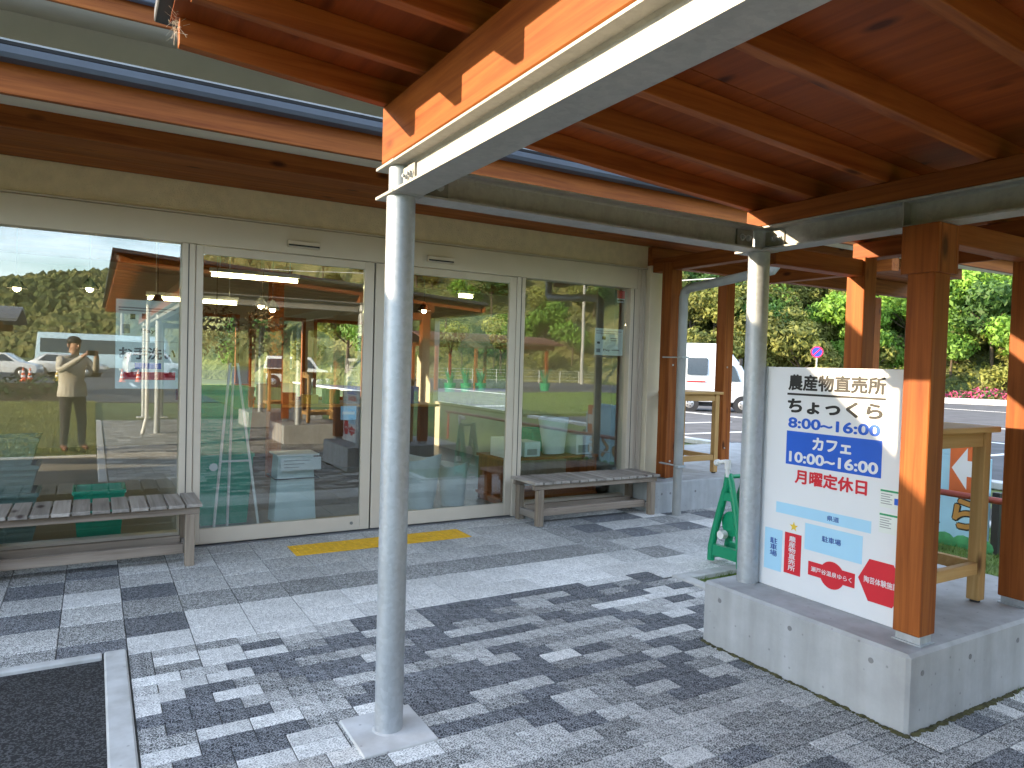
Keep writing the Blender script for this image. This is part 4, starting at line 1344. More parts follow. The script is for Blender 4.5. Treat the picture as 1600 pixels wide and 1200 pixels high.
hedge(-14, -.6, -14.4, .75, 'dark clipped hedge below the pavilion in the left reflection')
gp = random.Random(9)
for k, (x, y) in enumerate(((16.5, -22.4), (17.4, -22.3), (18.4, -22.5), (24.0, -24.5))):
    t = thing('plant_tub', (x, y, -.03), ['green tub of tall leaves left of the reflected shelter', 'middle green tub by the reflected shelter', 'green tub of tall leaves nearest the reflected shelter posts', 'green tub standing alone at the reflected road fence'][k], 'planter', 'green tubs in the right reflection')
    q = B(); q.tube((x, y, -.03), (x, y, .45), .26, .32, seg=18); mk('tub', q, GREENPL, t, smooth=True)
    q = B()
    for i in range(26):
        a = gp.uniform(0, 6.28); l_ = gp.uniform(.5, .95)
        d = Vector((math.cos(a), math.sin(a), 0)); p = Vector((x, y, .42)) + d * .1; s_ = Vector((-d.y, d.x, 0)) * .05
        q.quad(p - s_, p + s_, p + d * l_ * .3 + Vector((0, 0, l_)) + s_ * .2, p + d * l_ * .3 + Vector((0, 0, l_)) - s_ * .2)
    mk('leaves', q, plain('tub_leaves', (.03, .22, .10), .5), t)
fn = thing('mesh_fence', (30, -40, -.03), 'low wire mesh fence along the reflected road edge', 'fence')
for k in range(15):
    x = 14 + k * 2.4; y = -36 - .18 * (x - 14)
    q = B(); q.tube((x, y, -.04), (x, y, 1.1), .03, seg=8); mk('fence_post', q, WHITEPL, fn)
for z in (.25, .55, .85, 1.08):
    q = B(); q.tube((14, -36, z), (14 + 14 * 2.4, -36 - .18 * 33.6, z), .014, seg=6); mk('fence_wire', q, WHITEPL, fn)


def utility_pole(x, y, h, label):
    t = thing('utility_pole', (x, y, -.04), label, 'utility pole')
    q = B(); q.tube((x, y, -.04), (x, y, h), .16, .10, seg=16); mk('pole', q, plain('pole_concrete', (.38, .37, .34), .8), t, smooth=True)
    for z in (h - .5, h - 1.3):
        q = B(); q.bar((x - .9, y, z), (x + .9, y, z), .08, .08); mk('cross_arm', q, DARK_STEEL, t)
        for dx in (-.8, -.3, .3, .8):
            q = B(); q.tube((x + dx, y, z + .04), (x + dx, y, z + .22), .05, .03, seg=8); mk('insulator', q, WHITEPL, t)
    q = B(); q.bar((x, y, h - 2.6), (x + .75, y, h - 1.35), .05, .05); mk('brace', q, DARK_STEEL, t)
    return t


utility_pole(37.0, -38.5, 10.5, 'tall utility pole reflected in the right pane')
utility_pole(2.2, -62.0, 11.0, 'slim utility pole reflected behind the photographer')


def cable(name, p0, p1, sag, label, r=.022):
    p0, p1 = Vector(p0), Vector(p1)
    q = B(); q.path([p0.lerp(p1, i / 16) - Vector((0, 0, sag * 4 * (i / 16) * (1 - i / 16))) for i in range(17)], r, seg=5)
    return mk(name, q, plain('pale_cable', (.55, .55, .53), .5), None, label=label, cat='cable', group='overhead cables')


cable('overhead_cable', (22, 38, 7.1), (47, 7, 10.4), .5, 'upper overhead cable crossing the green hillside', .03)
cable('overhead_cable', (22, 37.5, 6.2), (47, 6.5, 9.2), .6, 'lower overhead cable crossing the green hillside', .03)
cable('overhead_cable', (2.2, -62, 10.4), (37, -38.5, 9.9), .8, 'overhead cable between the two reflected utility poles', .03)
cable('overhead_cable', (37, -38.5, 9.9), (75, -10, 9.5), .8, 'overhead cable running right from the reflected utility pole', .03)

# round blue road sign
rs = thing('road_sign', (32.0, 23.5, -.04), 'small round blue road sign on a white post against the hillside', 'road sign')
q = B(); q.tube((32.0, 23.5, -.04), (32.0, 23.5, 2.9), .035, seg=10); mk('post', q, WHITEPL, rs, smooth=True)
_n = Vector((-32.0, -23.5, 0)).normalized()
_c = Vector((32.0, 23.5, 2.62)) + _n * .045
q = B(); q.tube(_c, _c + _n * .012, .30, seg=28); mk('disc', q, plain('blue_sign_face', (.02, .05, .50), .4), rs)
_s = Vector((-_n.y, _n.x, 0))
q = B(); q.bar(_c + _n * .016 + _s * .17 + Vector((0, 0, .17)), _c + _n * .016 - _s * .17 - Vector((0, 0, .17)), .055, .006, up=_n); mk('red_stroke', q, REDP, rs)
q = B()
for i in range(24):
    a0, a1 = i * math.pi / 12, (i + 1) * math.pi / 12
    def rp(a, r): return _c + _n * .0145 + _s * math.cos(a) * r + Vector((0, 0, math.sin(a) * r))
    q.quad(rp(a0, .24), rp(a0, .295), rp(a1, .295), rp(a1, .24))
mk('red_ring', q, REDP, rs)

# ------------------------------------------------------------------ hills
def lerp_tab(tab, a):
    for (a0, v0), (a1, v1) in zip(tab, tab[1:]):
        if a0 <= a <= a1:
            return v0 + (v1 - v0) * (a - a0) / (a1 - a0)
    return tab[0][1] if a < tab[0][0] else tab[-1][1]


RT = [(-30, 120), (0, 60), (20, 42), (44, 50), (64, 53), (95, 55), (140, 57), (158, 60), (168, 110), (178, 190), (215, 230), (260, 230)]
HT = [(-30, 30), (0, 26), (30, 30), (160, 30), (170, 30), (176, 31), (181, 27), (186, 23), (194, 18), (230, 30), (260, 30)]
ST = [(-30, .3), (20, .8), (160, .8), (172, .55), (180, .55), (260, .45)]


def hill_point(az, s):
    """az in degrees clockwise from +Y, s = metres behind the foot"""
    r0 = lerp_tab(RT, az) + 2.2 * noise.noise(Vector((az * .12, 3, 0)))
    r_ = r0 + s
    a = R(az)
    x, y = r_ * math.sin(a), r_ * math.cos(a)
    z = min(s * lerp_tab(ST, az), lerp_tab(HT, az) * (1 - math.exp(-s * lerp_tab(ST, az) / lerp_tab(HT, az)) * .35))
    z += (noise.noise(Vector((x * .06, y * .06, 0))) * 2.2 + noise.noise(Vector((x * .25, y * .25, 5))) * .7) * min(1, s / 8)
    return Vector((x, y, z - .05))


HILLM, _n, _l, _b = new_mat('wooded_hillside')
_t = _n.new('ShaderNodeTexCoord')
_v = _n.new('ShaderNodeTexVoronoi'); _v.inputs['Scale'].default_value = .38
_z = _n.new('ShaderNodeTexNoise'); _z.inputs['Scale'].default_value = .05; _z.inputs['Detail'].default_value = 8; _z.inputs['Roughness'].default_value = .7
_z2 = _n.new('ShaderNodeTexNoise'); _z2.inputs['Scale'].default_value = .9; _z2.inputs['Detail'].default_value = 6
for _q in (_v, _z, _z2): _l.new(_t.outputs['Object'], _q.inputs['Vector'])
_s = _n.new('ShaderNodeSeparateColor'); _l.new(_v.outputs['Color'], _s.inputs[0])
_a = _n.new('ShaderNodeMath'); _a.operation = 'MULTIPLY_ADD'; _a.inputs[1].default_value = .35; _l.new(_s.outputs[0], _a.inputs[0]); _l.new(_z.outputs['Fac'], _a.inputs[2])
_a2 = _n.new('ShaderNodeMath'); _a2.operation = 'MULTIPLY_ADD'; _a2.inputs[1].default_value = .3; _l.new(_z2.outputs['Fac'], _a2.inputs[0]); _l.new(_a.outputs[0], _a2.inputs[2])
_r3 = _n.new('ShaderNodeValToRGB'); _r3.color_ramp.elements[0].position = .5; _r3.color_ramp.elements[1].position = 1.0
_r3.color_ramp.elements[0].color = (.035, .05, .018, 1); _r3.color_ramp.elements[1].color = (.20, .19, .07, 1)
_e = _r3.color_ramp.elements.new(.75); _e.color = (.09, .115, .035, 1)
_l.new(_a2.outputs[0], _r3.inputs[0]); _l.new(_r3.outputs[0], _b.inputs['Base Color']); _b.inputs['Roughness'].default_value = .95
_bp = _n.new('ShaderNodeBump'); _bp.inputs['Strength'].default_value = 1; _bp.inputs['Distance'].default_value = 2.0
_l.new(_a2.outputs[0], _bp.inputs['Height']); _l.new(_bp.outputs[0], _b.inputs['Normal'])
bm = bmesh.new()
azs = [-30 + i * 1.5 for i in range(int(290 / 1.5) + 1)]
ss = [0, 1, 3, 6, 10, 15, 21, 28, 37, 50, 70, 100, 150]
grid = [[bm.verts.new(hill_point(a, s)) for s in ss] for a in azs]
for i in range(len(azs) - 1):
    for j in range(len(ss) - 1):
        bm.faces.new((grid[i][j], grid[i + 1][j], grid[i + 1][j + 1], grid[i][j + 1]))
q = B(); q.bm.free(); q.bm = bm
mk('hill', q, HILLM, smooth=True, kind='structure')

# concrete edging and flowering shrubs at the foot of the hill
q = B()
pts = [hill_point(a, -3.2) for a in range(36, 100, 2)]
for p0, p1 in zip(pts, pts[1:]):
    q.bar((p0.x, p0.y, .12), (p1.x, p1.y, .12), .9, .34)
mk('kerb', q, KERB, kind='structure')
AZ_P = plain('pink_azalea_flower', (.42, .045, .14), .7, var=.3, scale=1)
AZ_G = plain('azalea_leaf', (.06, .10, .025), .7, var=.3, scale=1)
r_ = random.Random(4)
qp, qg = B(), B()
leaf_cloud(qg, (0, 0, .32), .95, .7, .42, 260, .10, r_, .4)
leaf_cloud(qp, (0, 0, .36), .98, .74, .44, 210, .085, r_, .75)
az0 = thing('flowering_shrub', (0, 0, 0), '', 'shrub', 'pink azaleas along the foot of the hill')
mk('foliage', qg, AZ_G, az0); mk('flowers', qp, AZ_P, az0)
lab = 'low pink flowering azalea at the foot of the green hillside'
first = True
for k in range(34):
    a = 38 + k * 1.55
    p = hill_point(a, -1.6)
    if first:
        az0.location = p; az0['label'] = lab; first = False
    else:
        dup(az0, (p.x, p.y, .05), r_.uniform(0, 6), lab, r_.uniform(.85, 1.25))

# trees and bushes on the slope: a few prototypes, many copies
def make_tree(seed, leaf, r0, h, n, size, label, cat='tree'):
    rr = random.Random(seed)
    t = thing('hillside_tree' if cat == 'tree' else 'hillside_bush', (0, 0, 0), label, cat, 'trees on the hillside' if cat == 'tree' else 'bushes on the hillside')
    q = B(); q.tube((0, 0, -.6), (.1, .05, h * .62), .13, .05, seg=8)
    for k in range(6):
        a = rr.uniform(0, 6.28); z = h * rr.uniform(.3, .55)
        q.tube((.04, .02, z), (math.cos(a) * r0 * .6, math.sin(a) * r0 * .6, z + h * .22), .05, .02, seg=6)
    mk('trunk', q, BARK, t)
    q = B()
    cl = 9 if cat == 'tree' else 6
    for k in range(cl):
        a = rr.uniform(0, 6.28); d = r0 * rr.uniform(.15, .72)
        c = (math.cos(a) * d, math.sin(a) * d, h * rr.uniform(.45, .92))
        s = r0 * rr.uniform(.38, .62)
        leaf_cloud(q, c, s, s, s * .78, n // cl, size, rr, .35)
    mk('crown', q, leaf, t)
    return t


protos = [make_tree(1, LEAF_A, 2.0, 4.0, 2100, .17, 'olive green bushy tree on the hillside'),
          make_tree(2, LEAF_B, 2.3, 4.2, 2300, .19, 'fresh green leafy tree on the hillside'),
          make_tree(3, LEAF_C, 2.0, 4.4, 2100, .17, 'deep green evergreen tree on the hillside'),
          make_tree(4, LEAF_A, 1.3, 1.9, 1100, .13, 'low olive bush on the hillside', 'bush'),
          make_tree(5, LEAF_B, 1.4, 2.0, 1200, .14, 'low bright green bush on the hillside', 'bush')]
used = [False] * len(protos)
tr = random.Random(31)
spots = []
for az in range(37, 84):                                      # the slope seen directly, right of the shop
    for s in (1.2, 3.2, 5.6, 8.4, 11.6, 15.5):
        if tr.random() < .80: spots.append((az + tr.uniform(-.6, .6), s + tr.uniform(-1, 1), 1))
for az in range(136, 164, 2):                                 # the slope mirrored in the right-hand glass
    for s in (1.5, 4.5, 8, 12.5, 18):
        if tr.random() < .8: spots.append((az + tr.uniform(-.9, .9), s + tr.uniform(-1.2, 1.2), 0))
for az in range(2, 36, 3):                                    # behind the shop, seen through its back windows
    for s in (1.0, 5, 10):
        spots.append((az + tr.uniform(-1, 1), s, 0))
for az, s, near in spots:
    p = hill_point(az, max(s, .3))
    u = tr.random()
    if near:
        g = max(0.0, min(1.0, (az - 50) / 10))                # right part of the slope is the fresher green
        if u < .12: k = 2
        elif u < .12 + .5 * g: k = 1
        elif u < .12 + .72 * g: k = 4
        elif u < .7: k = 0
        else: k = 3
    else:
        k = tr.choice((0, 0, 1, 2, 3, 4))
    sc = tr.uniform(.75, 1.2)
    kd = ('olive green bushy tree', 'fresh green leafy tree', 'deep green evergreen tree', 'low olive bush', 'low bright green bush')[k]
    ro = 'at the foot' if s < 3 else 'low on the slope' if s < 7 else 'halfway up the slope' if s < 11 else 'high on the slope'
    if near: wh = 'behind the van' if az < 46 else 'above the notice board' if az < 57 else 'right of the timber post' if az < 66 else 'at the right edge of the picture'
    elif az > 100: wh = 'mirrored in the right pane' if az < 150 else 'mirrored in the right sliding door'
    else: wh = 'behind the shop windows'
    lb_ = kd + ' ' + ro + ' ' + wh
    if not used[k]:
        protos[k].location = p; protos[k].rotation_euler = (0, 0, tr.uniform(0, 6)); protos[k]['label'] = lb_; used[k] = True
    else:
        dup(protos[k], p, tr.uniform(0, 6.28), lb_, sc)
# loose undergrowth between them
q = B(); ur = random.Random(77)
for _ in range(26000):
    if ur.random() < .72: a = ur.uniform(38, 82)
    else: a = ur.uniform(136, 164)
    s = ur.uniform(.0, 16)
    p = hill_point(a, s) + Vector((0, 0, ur.uniform(.05, .55)))
    n_ = Vector((ur.gauss(0, .6), ur.gauss(0, .6), 1)).normalized()
    e1 = n_.orthogonal().normalized(); e2 = n_.cross(e1); k = ur.uniform(.10, .24)
    q.quad(p - e1 * k, p + e2 * k * .5, p + e1 * k, p - e2 * k * .5)
mk('undergrowth', q, LEAF_A, label='tangled undergrowth covering the hillside', cat='undergrowth', kind='stuff')

# far wood on the mountain mirrored in the left window: reads as one mass
fw_ = random.Random(15); q = B(); bm = q.bm
ico = bmesh.new(); bmesh.ops.create_icosphere(ico, subdivisions=1, radius=1); iv = [v.co.copy() for v in ico.verts]; ifc = [[v.index for v in f.verts] for f in ico.faces]; ico.free()
for _ in range(11000):
    p = hill_point(fw_.uniform(166, 197), fw_.uniform(0, 1) ** 1.3 * 100)
    s_ = fw_.uniform(.7, 1.9)
    vs = [bm.verts.new(p + Vector((c.x * s_, c.y * s_, c.z * s_ * 1.1 + s_ * .4)) * fw_.uniform(.55, 1.3)) for c in iv]
    for f in ifc: bm.faces.new([vs[i] for i in f])
mk('far_wood', q, HILLM, label='wooded mountain slope mirrored in the left window', cat='wood', kind='stuff')

# grass blades
def blades(name, x0, x1, y0, y1, n, h, w, z, mat, seed, label):
    g = random.Random(seed); q = B(); bm = q.bm
    for _ in range(n):
        x, y = g.uniform(x0, x1), g.uniform(y0, y1)
        a = g.uniform(0, 6.28); d = Vector((math.cos(a), math.sin(a), 0)); l_ = h * g.uniform(.5, 1.3)
        s_ = Vector((-d.y, d.x, 0)) * w; p = Vector((x, y, z)); lean = d * l_ * g.uniform(.2, .9)
        bm.faces.new([bm.verts.new(v) for v in (p - s_, p + s_, p + lean + Vector((0, 0, l_)))])
    mk(name, q, mat, label=label, cat='grass', kind='stuff')


GRS = plain('grass_blade', (.12, .20, .03), .6, var=.35, scale=2.5)
GRS2 = plain('dry_grass_blade', (.20, .20, .05), .7, var=.35, scale=1.2)
blades('lawn_grass', 3.74, 10.8, 1.2, 3.69, 52000, .035, .003, -.02, GRS, 1, 'short green lawn grass behind the plinth')
blades('lawn_grass', -6, .04, -13.2, .10, 60000, .05, .006, -.006, GRS2, 2, 'sunlit yellowish lawn reflected in the left window')
blades('lawn_grass', 11, 29, -20.8, -6.2, 26000, .06, .012, .03, GRS, 3, 'green lawn reflected in the right pane')

# ------------------------------------------------------------------ things inside the shop
def basket(x, y, z, w, d, h, mat, label, name='plastic_basket'):
    t = thing(name, (x, y, z), label, 'basket', 'green baskets inside the glass')
    tp = .82
    # solid rim, floor and lattice of real bars
    q = B()
    n = 9
    for k in range(n + 1):
        u = -1 + 2 * k / n
        for s in (-1, 1):
            q.bar((x + u * w / 2 * tp, y + s * d / 2 * tp, z + .01), (x + u * w / 2, y + s * d / 2, z + h), .008, .006, up=(0, 1, 0))
            q.bar((x + s * w / 2 * tp, y + u * d / 2 * tp, z + .01), (x + s * w / 2, y + u * d / 2, z + h), .006, .008, up=(1, 0, 0))
    m = max(4, int(h / .05))
    for k in range(m + 1):
        f = k / m; ww, dd, zz = w / 2 * (tp + (1 - tp) * f), d / 2 * (tp + (1 - tp) * f), z + .01 + (h - .02) * f
        for s in (-1, 1):
            q.bar((x - ww, y + s * dd, zz), (x + ww, y + s * dd, zz), .006, .016); q.bar((x + s * ww, y - dd, zz), (x + s * ww, y + dd, zz), .006, .016)
    mk('lattice', q, mat, t)
    q = B()
    for s in (-1, 1):
        q.hull8([(x - w / 2 * tp, y + s * d / 2 * tp * .975, z + .012), (x + w / 2 * tp, y + s * d / 2 * tp * .975, z + .012), (x + w / 2 * tp, y + s * d / 2 * tp * .96, z + .012), (x - w / 2 * tp, y + s * d / 2 * tp * .96, z + .012), (x - w / 2, y + s * d / 2 * .975, z + h), (x + w / 2, y + s * d / 2 * .975, z + h), (x + w / 2, y + s * d / 2 * .96, z + h), (x - w / 2, y + s * d / 2 * .96, z + h)])
    for s in (-1, 1):
        q.hull8([(x + s * w / 2 * tp * .975, y - d / 2 * tp * .95, z + .012), (x + s * w / 2 * tp * .96, y - d / 2 * tp * .95, z + .012), (x + s * w / 2 * tp * .96, y + d / 2 * tp * .95, z + .012), (x + s * w / 2 * tp * .975, y + d / 2 * tp * .95, z + .012), (x + s * w / 2 * .975, y - d / 2 * .95, z + h), (x + s * w / 2 * .96, y - d / 2 * .95, z + h), (x + s * w / 2 * .96, y + d / 2 * .95, z + h), (x + s * w / 2 * .975, y + d / 2 * .95, z + h)])
    mk('mesh_lining', q, mat, t, kind='stuff')
    q = B(); q.box(x - w / 2 * tp, x + w / 2 * tp, y - d / 2 * tp, y + d / 2 * tp, z + .002, z + .012); mk('floor', q, mat, t)
    q = B()
    for s in (-1, 1):
        q.bar((x - w / 2 - .012, y + s * d / 2, z + h), (x + w / 2 + .012, y + s * d / 2, z + h), .024, .03); q.bar((x + s * w / 2, y - d / 2, z + h), (x + s * w / 2, y + d / 2, z + h), .024, .03)
    mk('rim', q, mat, t)


GB = plain('basket_green', (.01, .36, .22), .4)
basket(1.02, 6.90, .004, .46, .42, .62, GB, 'large green basket just inside the sliding door')
basket(1.02, 6.90, .64, .46, .42, .58, GB, 'second green basket stacked on the large one inside the door')
basket(.05, 6.50, .004, .34, .32, .42, GB, 'small green basket behind the left bench')
basket(4.5, 6.95, .52, .40, .30, .24, GB, 'green basket on the low shelf behind the right pane')
CRT = plain('grey_green_crate', (.16, .22, .20), .5)
for k in range(4):
    basket(-.62, 6.62, .004 + k * .21, .52, .38, .20, CRT, ['lowest grey green crate stacked at the left window', 'second grey green crate from the floor at the left window', 'third grey green crate from the floor at the left window', 'topmost grey green crate at the left window'][k], 'stacking_crate')

ea = thing('display_easel', (1.0, 6.36, 0), 'white tubular A shaped easel standing inside the door', 'easel')
for x0, x1 in ((.87, 1.0), (1.24, 1.06)):
    q = B(); q.tube((x0, 6.30, .004), (x1, 6.42, 1.45), .011, seg=10); mk('leg', q, WHITEPL, ea, smooth=True)
q = B(); q.tube((1.03, 6.62, .004), (1.03, 6.43, 1.42), .011, seg=10); mk('rear_leg', q, WHITEPL, ea, smooth=True)
q = B(); q.tube((.93, 6.355, .62), (1.17, 6.355, .62), .009, seg=8); mk('ledge', q, WHITEPL, ea, smooth=True)

CLOTH = plain('pale_cloth', (.62, .72, .72), .8, var=.06, scale=5)
ct = thing('cloth_covered_stand', (1.6, 6.65, 0), 'pale cloth covered stand with a dark cord inside the door', 'stand')
q = B(); bm = q.bm
prev = None
for k, z in enumerate((.01, .2, .42, .62)):
    ring = []
    for i in range(24):
        a = 2 * math.pi * i / 24
        c_, s_ = math.cos(a), math.sin(a)
        f = 1 / max(abs(c_), abs(s_)) * .93
        rr = .17 + (.62 - z) * .05 + .012 * math.sin(i * 2.6) * (1.2 - z)
        ring.append(bm.verts.new((1.60 + c_ * f * rr, 6.66 + s_ * f * rr * .9, z)))
    if prev:
        for i in range(24):
            bm.faces.new((prev[i], prev[(i + 1) % 24], ring[(i + 1) % 24], ring[i]))
    prev = ring
bm.faces.new(prev)
mk('cloth', q, CLOTH, ct, smooth=True)
q = B()
pr_ = [(1.60 + math.cos(a) * .205 / max(abs(math.cos(a)), abs(math.sin(a))) * .95, 6.66 + math.sin(a) * .19 / max(abs(math.cos(a)), abs(math.sin(a))) * .95, .42) for a in [i * math.pi / 12 for i in range(25)]]
q.path(pr_, .006, seg=6); mk('cord', q, BLACKPL, ct)
q = B(); q.box(1.42, 1.80, 6.50, 6.82, .622, .635); mk('top_board', q, WHITE, ct)
q = B(); q.box(1.44, 1.80, 6.44, 6.452, .50, .615); cdn = mk('price_card', q, WHITE, ct)
for k in range(3):
    q = B(); q.box(1.47, 1.70 - .05 * k, 6.4385, 6.4395, .585 - k * .03, .592 - k * .03); mk('print_line', q, GREYP, cdn)


def bag(x, y, z, w, h, mat, label):
    t = thing('filled_bag', (x, y, z), label, 'bag', 'white bags inside the right doors')
    q = B(); g = random.Random(int(x * 100)); bm = q.bm; prev = None
    N = 20
    for f in (0, .06, .3, .6, .85, 1.0, .97):                  # crumpled sack, wider at its open mouth
        ring = []
        for i in range(N):
            a = 2 * math.pi * i / N
            k = (.36 + .14 * f) * w * (1 + .10 * math.sin(3 * a + x * 9 + f * 2) + g.uniform(-.04, .04)) * (.82 if f == .97 else 1)
            ring.append(bm.verts.new((x + math.cos(a) * k, y + math.sin(a) * k * .75, z + .004 + h * f + (.05 * h * math.sin(2 * a + x) if f > .9 else 0))))
        if prev:
            for i in range(N): bm.faces.new((prev[i], prev[(i + 1) % N], ring[(i + 1) % N], ring[i]))
        else: bm.faces.new(ring[::-1])
        prev = ring
    bm.faces.new(prev)
    mk('sack', q, mat, t, smooth=True)


BAGM = plain('translucent_white_bag', (.66, .70, .70), .5, var=.1)
bag(2.85, 6.62, .0, .42, .55, BAGM, 'white bag on the floor behind the right sliding door')
bag(3.3, 6.75, .0, .34, .44, BAGM, 'smaller white bag beside the door mullion inside')
bag(4.46, 6.62, .52, .36, .40, BAGM, 'white bag with print on the shelf behind the right pane')
sh = thing('low_shelf', (4.3, 6.75, 0), 'low dark wooden shelf behind the right window pane', 'shelf')
for z in (.06, .48):
    q = B(); q.box(3.72, 4.98, 6.45, 7.05, z, z + .03); mk('board', q, WX, sh, bevel=.003)
for x in (3.74, 4.33, 4.94):
    q = B(); q.box(x, x + .03, 6.47, 7.03, .004, .479 if x != 4.33 else .059); mk('upright', q, WZ, sh)
for k, (x0, w, h, m_) in enumerate(((3.76, .22, .20, WHITE), (4.02, .20, .16, CLOTH), (4.70, .22, .22, WHITE))):
    t = thing('carton', (x0 + w / 2, 6.7, .51), ['white carton at the left end of the low shelf', 'pale flat carton in the middle of the low shelf', 'white carton at the right end of the low shelf'][k], 'box')
    q = B(); q.box(x0, x0 + w, 6.5, 6.8, .511, .511 + h); mk('carton_body', q, m_, t, bevel=.004)
    q = B(); q.box(x0 + .03, x0 + w - .04, 6.4985, 6.4995, .53, .53 + h * .4); mk('printed_label', q, GREYP, t)
dk = thing('long_counter', (2.4, 9.8, 0), 'dark sales counter with pale goods deep inside the shop', 'counter')
q = B(); q.box(1.2, 4.4, 9.7, 10.4, .004, .85); mk('counter_front', q, plain('dark_counter', (.09, .06, .045), .6), dk)
q = B(); q.box(1.15, 4.45, 9.65, 10.45, .851, .885); mk('counter_top', q, TAN_X, dk, bevel=.004)
gr = random.Random(12)
for k in range(10):
    x = 1.4 + k * .3; h = gr.uniform(.12, .34)
    t = thing('goods_box', (x, 10, .886), ['white', 'red', 'pale', 'brown', 'yellow', 'green', 'grey', 'cream', 'orange', 'blue'][k] + ' packet on the counter, number %s from its left end' % ['one', 'two', 'three', 'four', 'five', 'six', 'seven', 'eight', 'nine', 'ten'][k], 'packet', 'packets on the counter')
    q = B(); q.box(x - .1, x + .1, 9.85, 10.05, .886, .886 + h); mk('packet', q, plain('packet_colour', [(.7, .7, .7), (.5, .06, .05), (.6, .55, .45), (.25, .13, .06), (.6, .45, .08), (.1, .3, .1), (.3, .3, .3), (.6, .55, .4), (.6, .25, .05), (.08, .15, .4)][k], .5), t, bevel=.006)
# dried flower bunches hanging near the door
DRY = plain('dried_flower', (.22, .16, .10), .9, var=.4, scale=20)
for k, (x, y) in enumerate(((1.05, 7.6), (1.55, 7.9))):
    t = thing('dried_flower_bunch', (x, y, 2.0), ['left dried flower bunch hanging inside the door', 'right dried flower bunch hanging inside the door'][k], 'dried flowers', 'dried flowers inside the shop')
    q = B(); leaf_cloud(q, (x, y, 1.75), .26, .2, .28, 420, .03, random.Random(k), .1); mk('flower_mass', q, DRY, t, kind='stuff')
    q = B(); q.tube((x, y, 1.9), (x, y, 2.858), .004, seg=5); mk('string', q, DRY, t)
# lit lamps: fluorescent tubes and small pendants
TUBE = emit_mat('lit_fluorescent_tube', (1.0, .86, .45), 7)
for k, (x0, x1, y, zt_) in enumerate(((1.03, 1.95, 8.0, 2.355), (.5, 1.48, 9.0, 2.14), (-3.0, -1.8, 8.0, 2.3), (3.9, 4.12, 8.0, 2.345))):
    t = thing('tube_light', ((x0 + x1) / 2, y, 2.8), ['lit ceiling tube nearest the left door', 'lit ceiling tube deeper behind the left door', 'lit ceiling tube behind the far left window', 'lit ceiling tube behind the right pane'][k], 'lamp', 'ceiling tubes in the shop')
    q = B(); q.box(x0, x1, y - .04, y + .04, zt_ + .03, zt_ + .07); mk('housing', q, WHITEPL, t)
    for xr in (x0 + .1, x1 - .1):
        q = B(); q.tube((xr, y, zt_ + .07), (xr, y, 2.859), .004, seg=6); mk('hanger', q, WHITEPL, t)
    q = B(); q.tube((x0 + .02, y, zt_), (x1 - .02, y, zt_), .02, seg=6); mk('tube', q, TUBE, t, smooth=True)
BULB = emit_mat('lit_warm_bulb', (1.0, .74, .40), 22)
for k, (x, y, z) in enumerate(((-.62, 8.0, 2.05), (-.04, 8.0, 2.09), (.55, 8.0, 1.98), (1.55, 8.0, 2.03), (1.67, 8.0, 2.0), (3.45, 8.0, 2.10))):
    t = thing('pendant_lamp', (x, y, z), ['lit pendant at the far left of the shop', 'lit pendant second from the left in the window', 'lit pendant behind the left mullion', 'lit bulb left of the pair behind the left door', 'lit bulb right of the pair behind the left door', 'lit pendant behind the right door'][k], 'lamp', 'pendant lamps in the shop')
    q = B(); q.tube((x, y, z + .12), (x, y, 2.859), .004, seg=5); mk('flex', q, BLACKPL, t)
    q = B(); q.tube((x, y, z + .03), (x, y, z + .13), .085, .02, seg=18, cap=False); mk('shade', q, plain('dark_lamp_shade', (.03, .03, .03), .5), t, smooth=True)
    q = B(); q.ball((x, y, z + .03), .032, u=8, v=5); mk('bulb', q, BULB, t, smooth=True)

# posters and stickers on the inside of the glass
def poster(name, x0, x1, z0, z1, y, mat, label, lines):
    t = thing(name, ((x0 + x1) / 2, y, z0), label, 'poster')
    q = B(); q.box(x0, x1, y, y + .001, z0, z1); mk('sheet', q, mat, t)
    for body, u0, u1, v0, v1, m_, bo in lines:
        X0, X1, Z0, Z1 = x0 + (x1 - x0) * u0, x0 + (x1 - x0) * u1, z0 + (z1 - z0) * v0, z0 + (z1 - z0) * v1
        if body is None:
            q = B(); q.box(X0, X1, y - .0012, y - .0004, Z0, Z1); mk('print_block', q, m_, t)
        else:
            text('lettering', body, 0, 0, 0, 0, 0, m_, t, bo, frame=lambda u, w: Vector((X0 + (X1 - X0) * u, y - .0016, Z0 + (Z1 - Z0) * w)))
    return t


PALE = plain('pale_green_paper', (.80, .86, .83), .7, var=.02)
poster('toilet_poster', .14, .572, 1.24, 1.915, 6.112, PALE, 'pale poster with a red arrow inside the left window',
       [('お手洗い', .05, .95, .33, .47, BLACKP, .03), (None, .12, .95, .10, .19, REDP, 0), (None, .04, .94, .90, .915, GREYP, 0), (None, .04, .80, .87, .885, GREYP, 0), (None, .10, .22, .62, .72, GREYP, 0), ('Pay', .40, .62, .62, .68, BLACKP, .01),
        (None, .22, .30, .78, .84, BLACKP, 0), (None, .40, .48, .79, .85, BLACKP, 0), (None, .02, .98, .535, .54, GREYP, 0), (None, .30, .72, .225, .29, BLUEP, 0)])
poster('payment_poster', 4.62, 5.005, 1.635, 1.925, 6.112, PALE, 'small pale poster at the right edge of the right pane',
       [(None, .04, .94, .88, .91, GREYP, 0), (None, .04, .80, .80, .83, GREYP, 0), (None, .25, .38, .58, .70, BLACKP, 0), (None, .55, .80, .62, .66, GREYP, 0), (None, .55, .78, .54, .58, GREYP, 0), (None, .08, .18, .42, .50, BLACKP, 0), (None, .06, .20, .10, .24, GREYP, 0), ('Pay', .30, .55, .14, .24, BLACKP, .01), (None, .60, .88, .18, .22, GREYP, 0)])
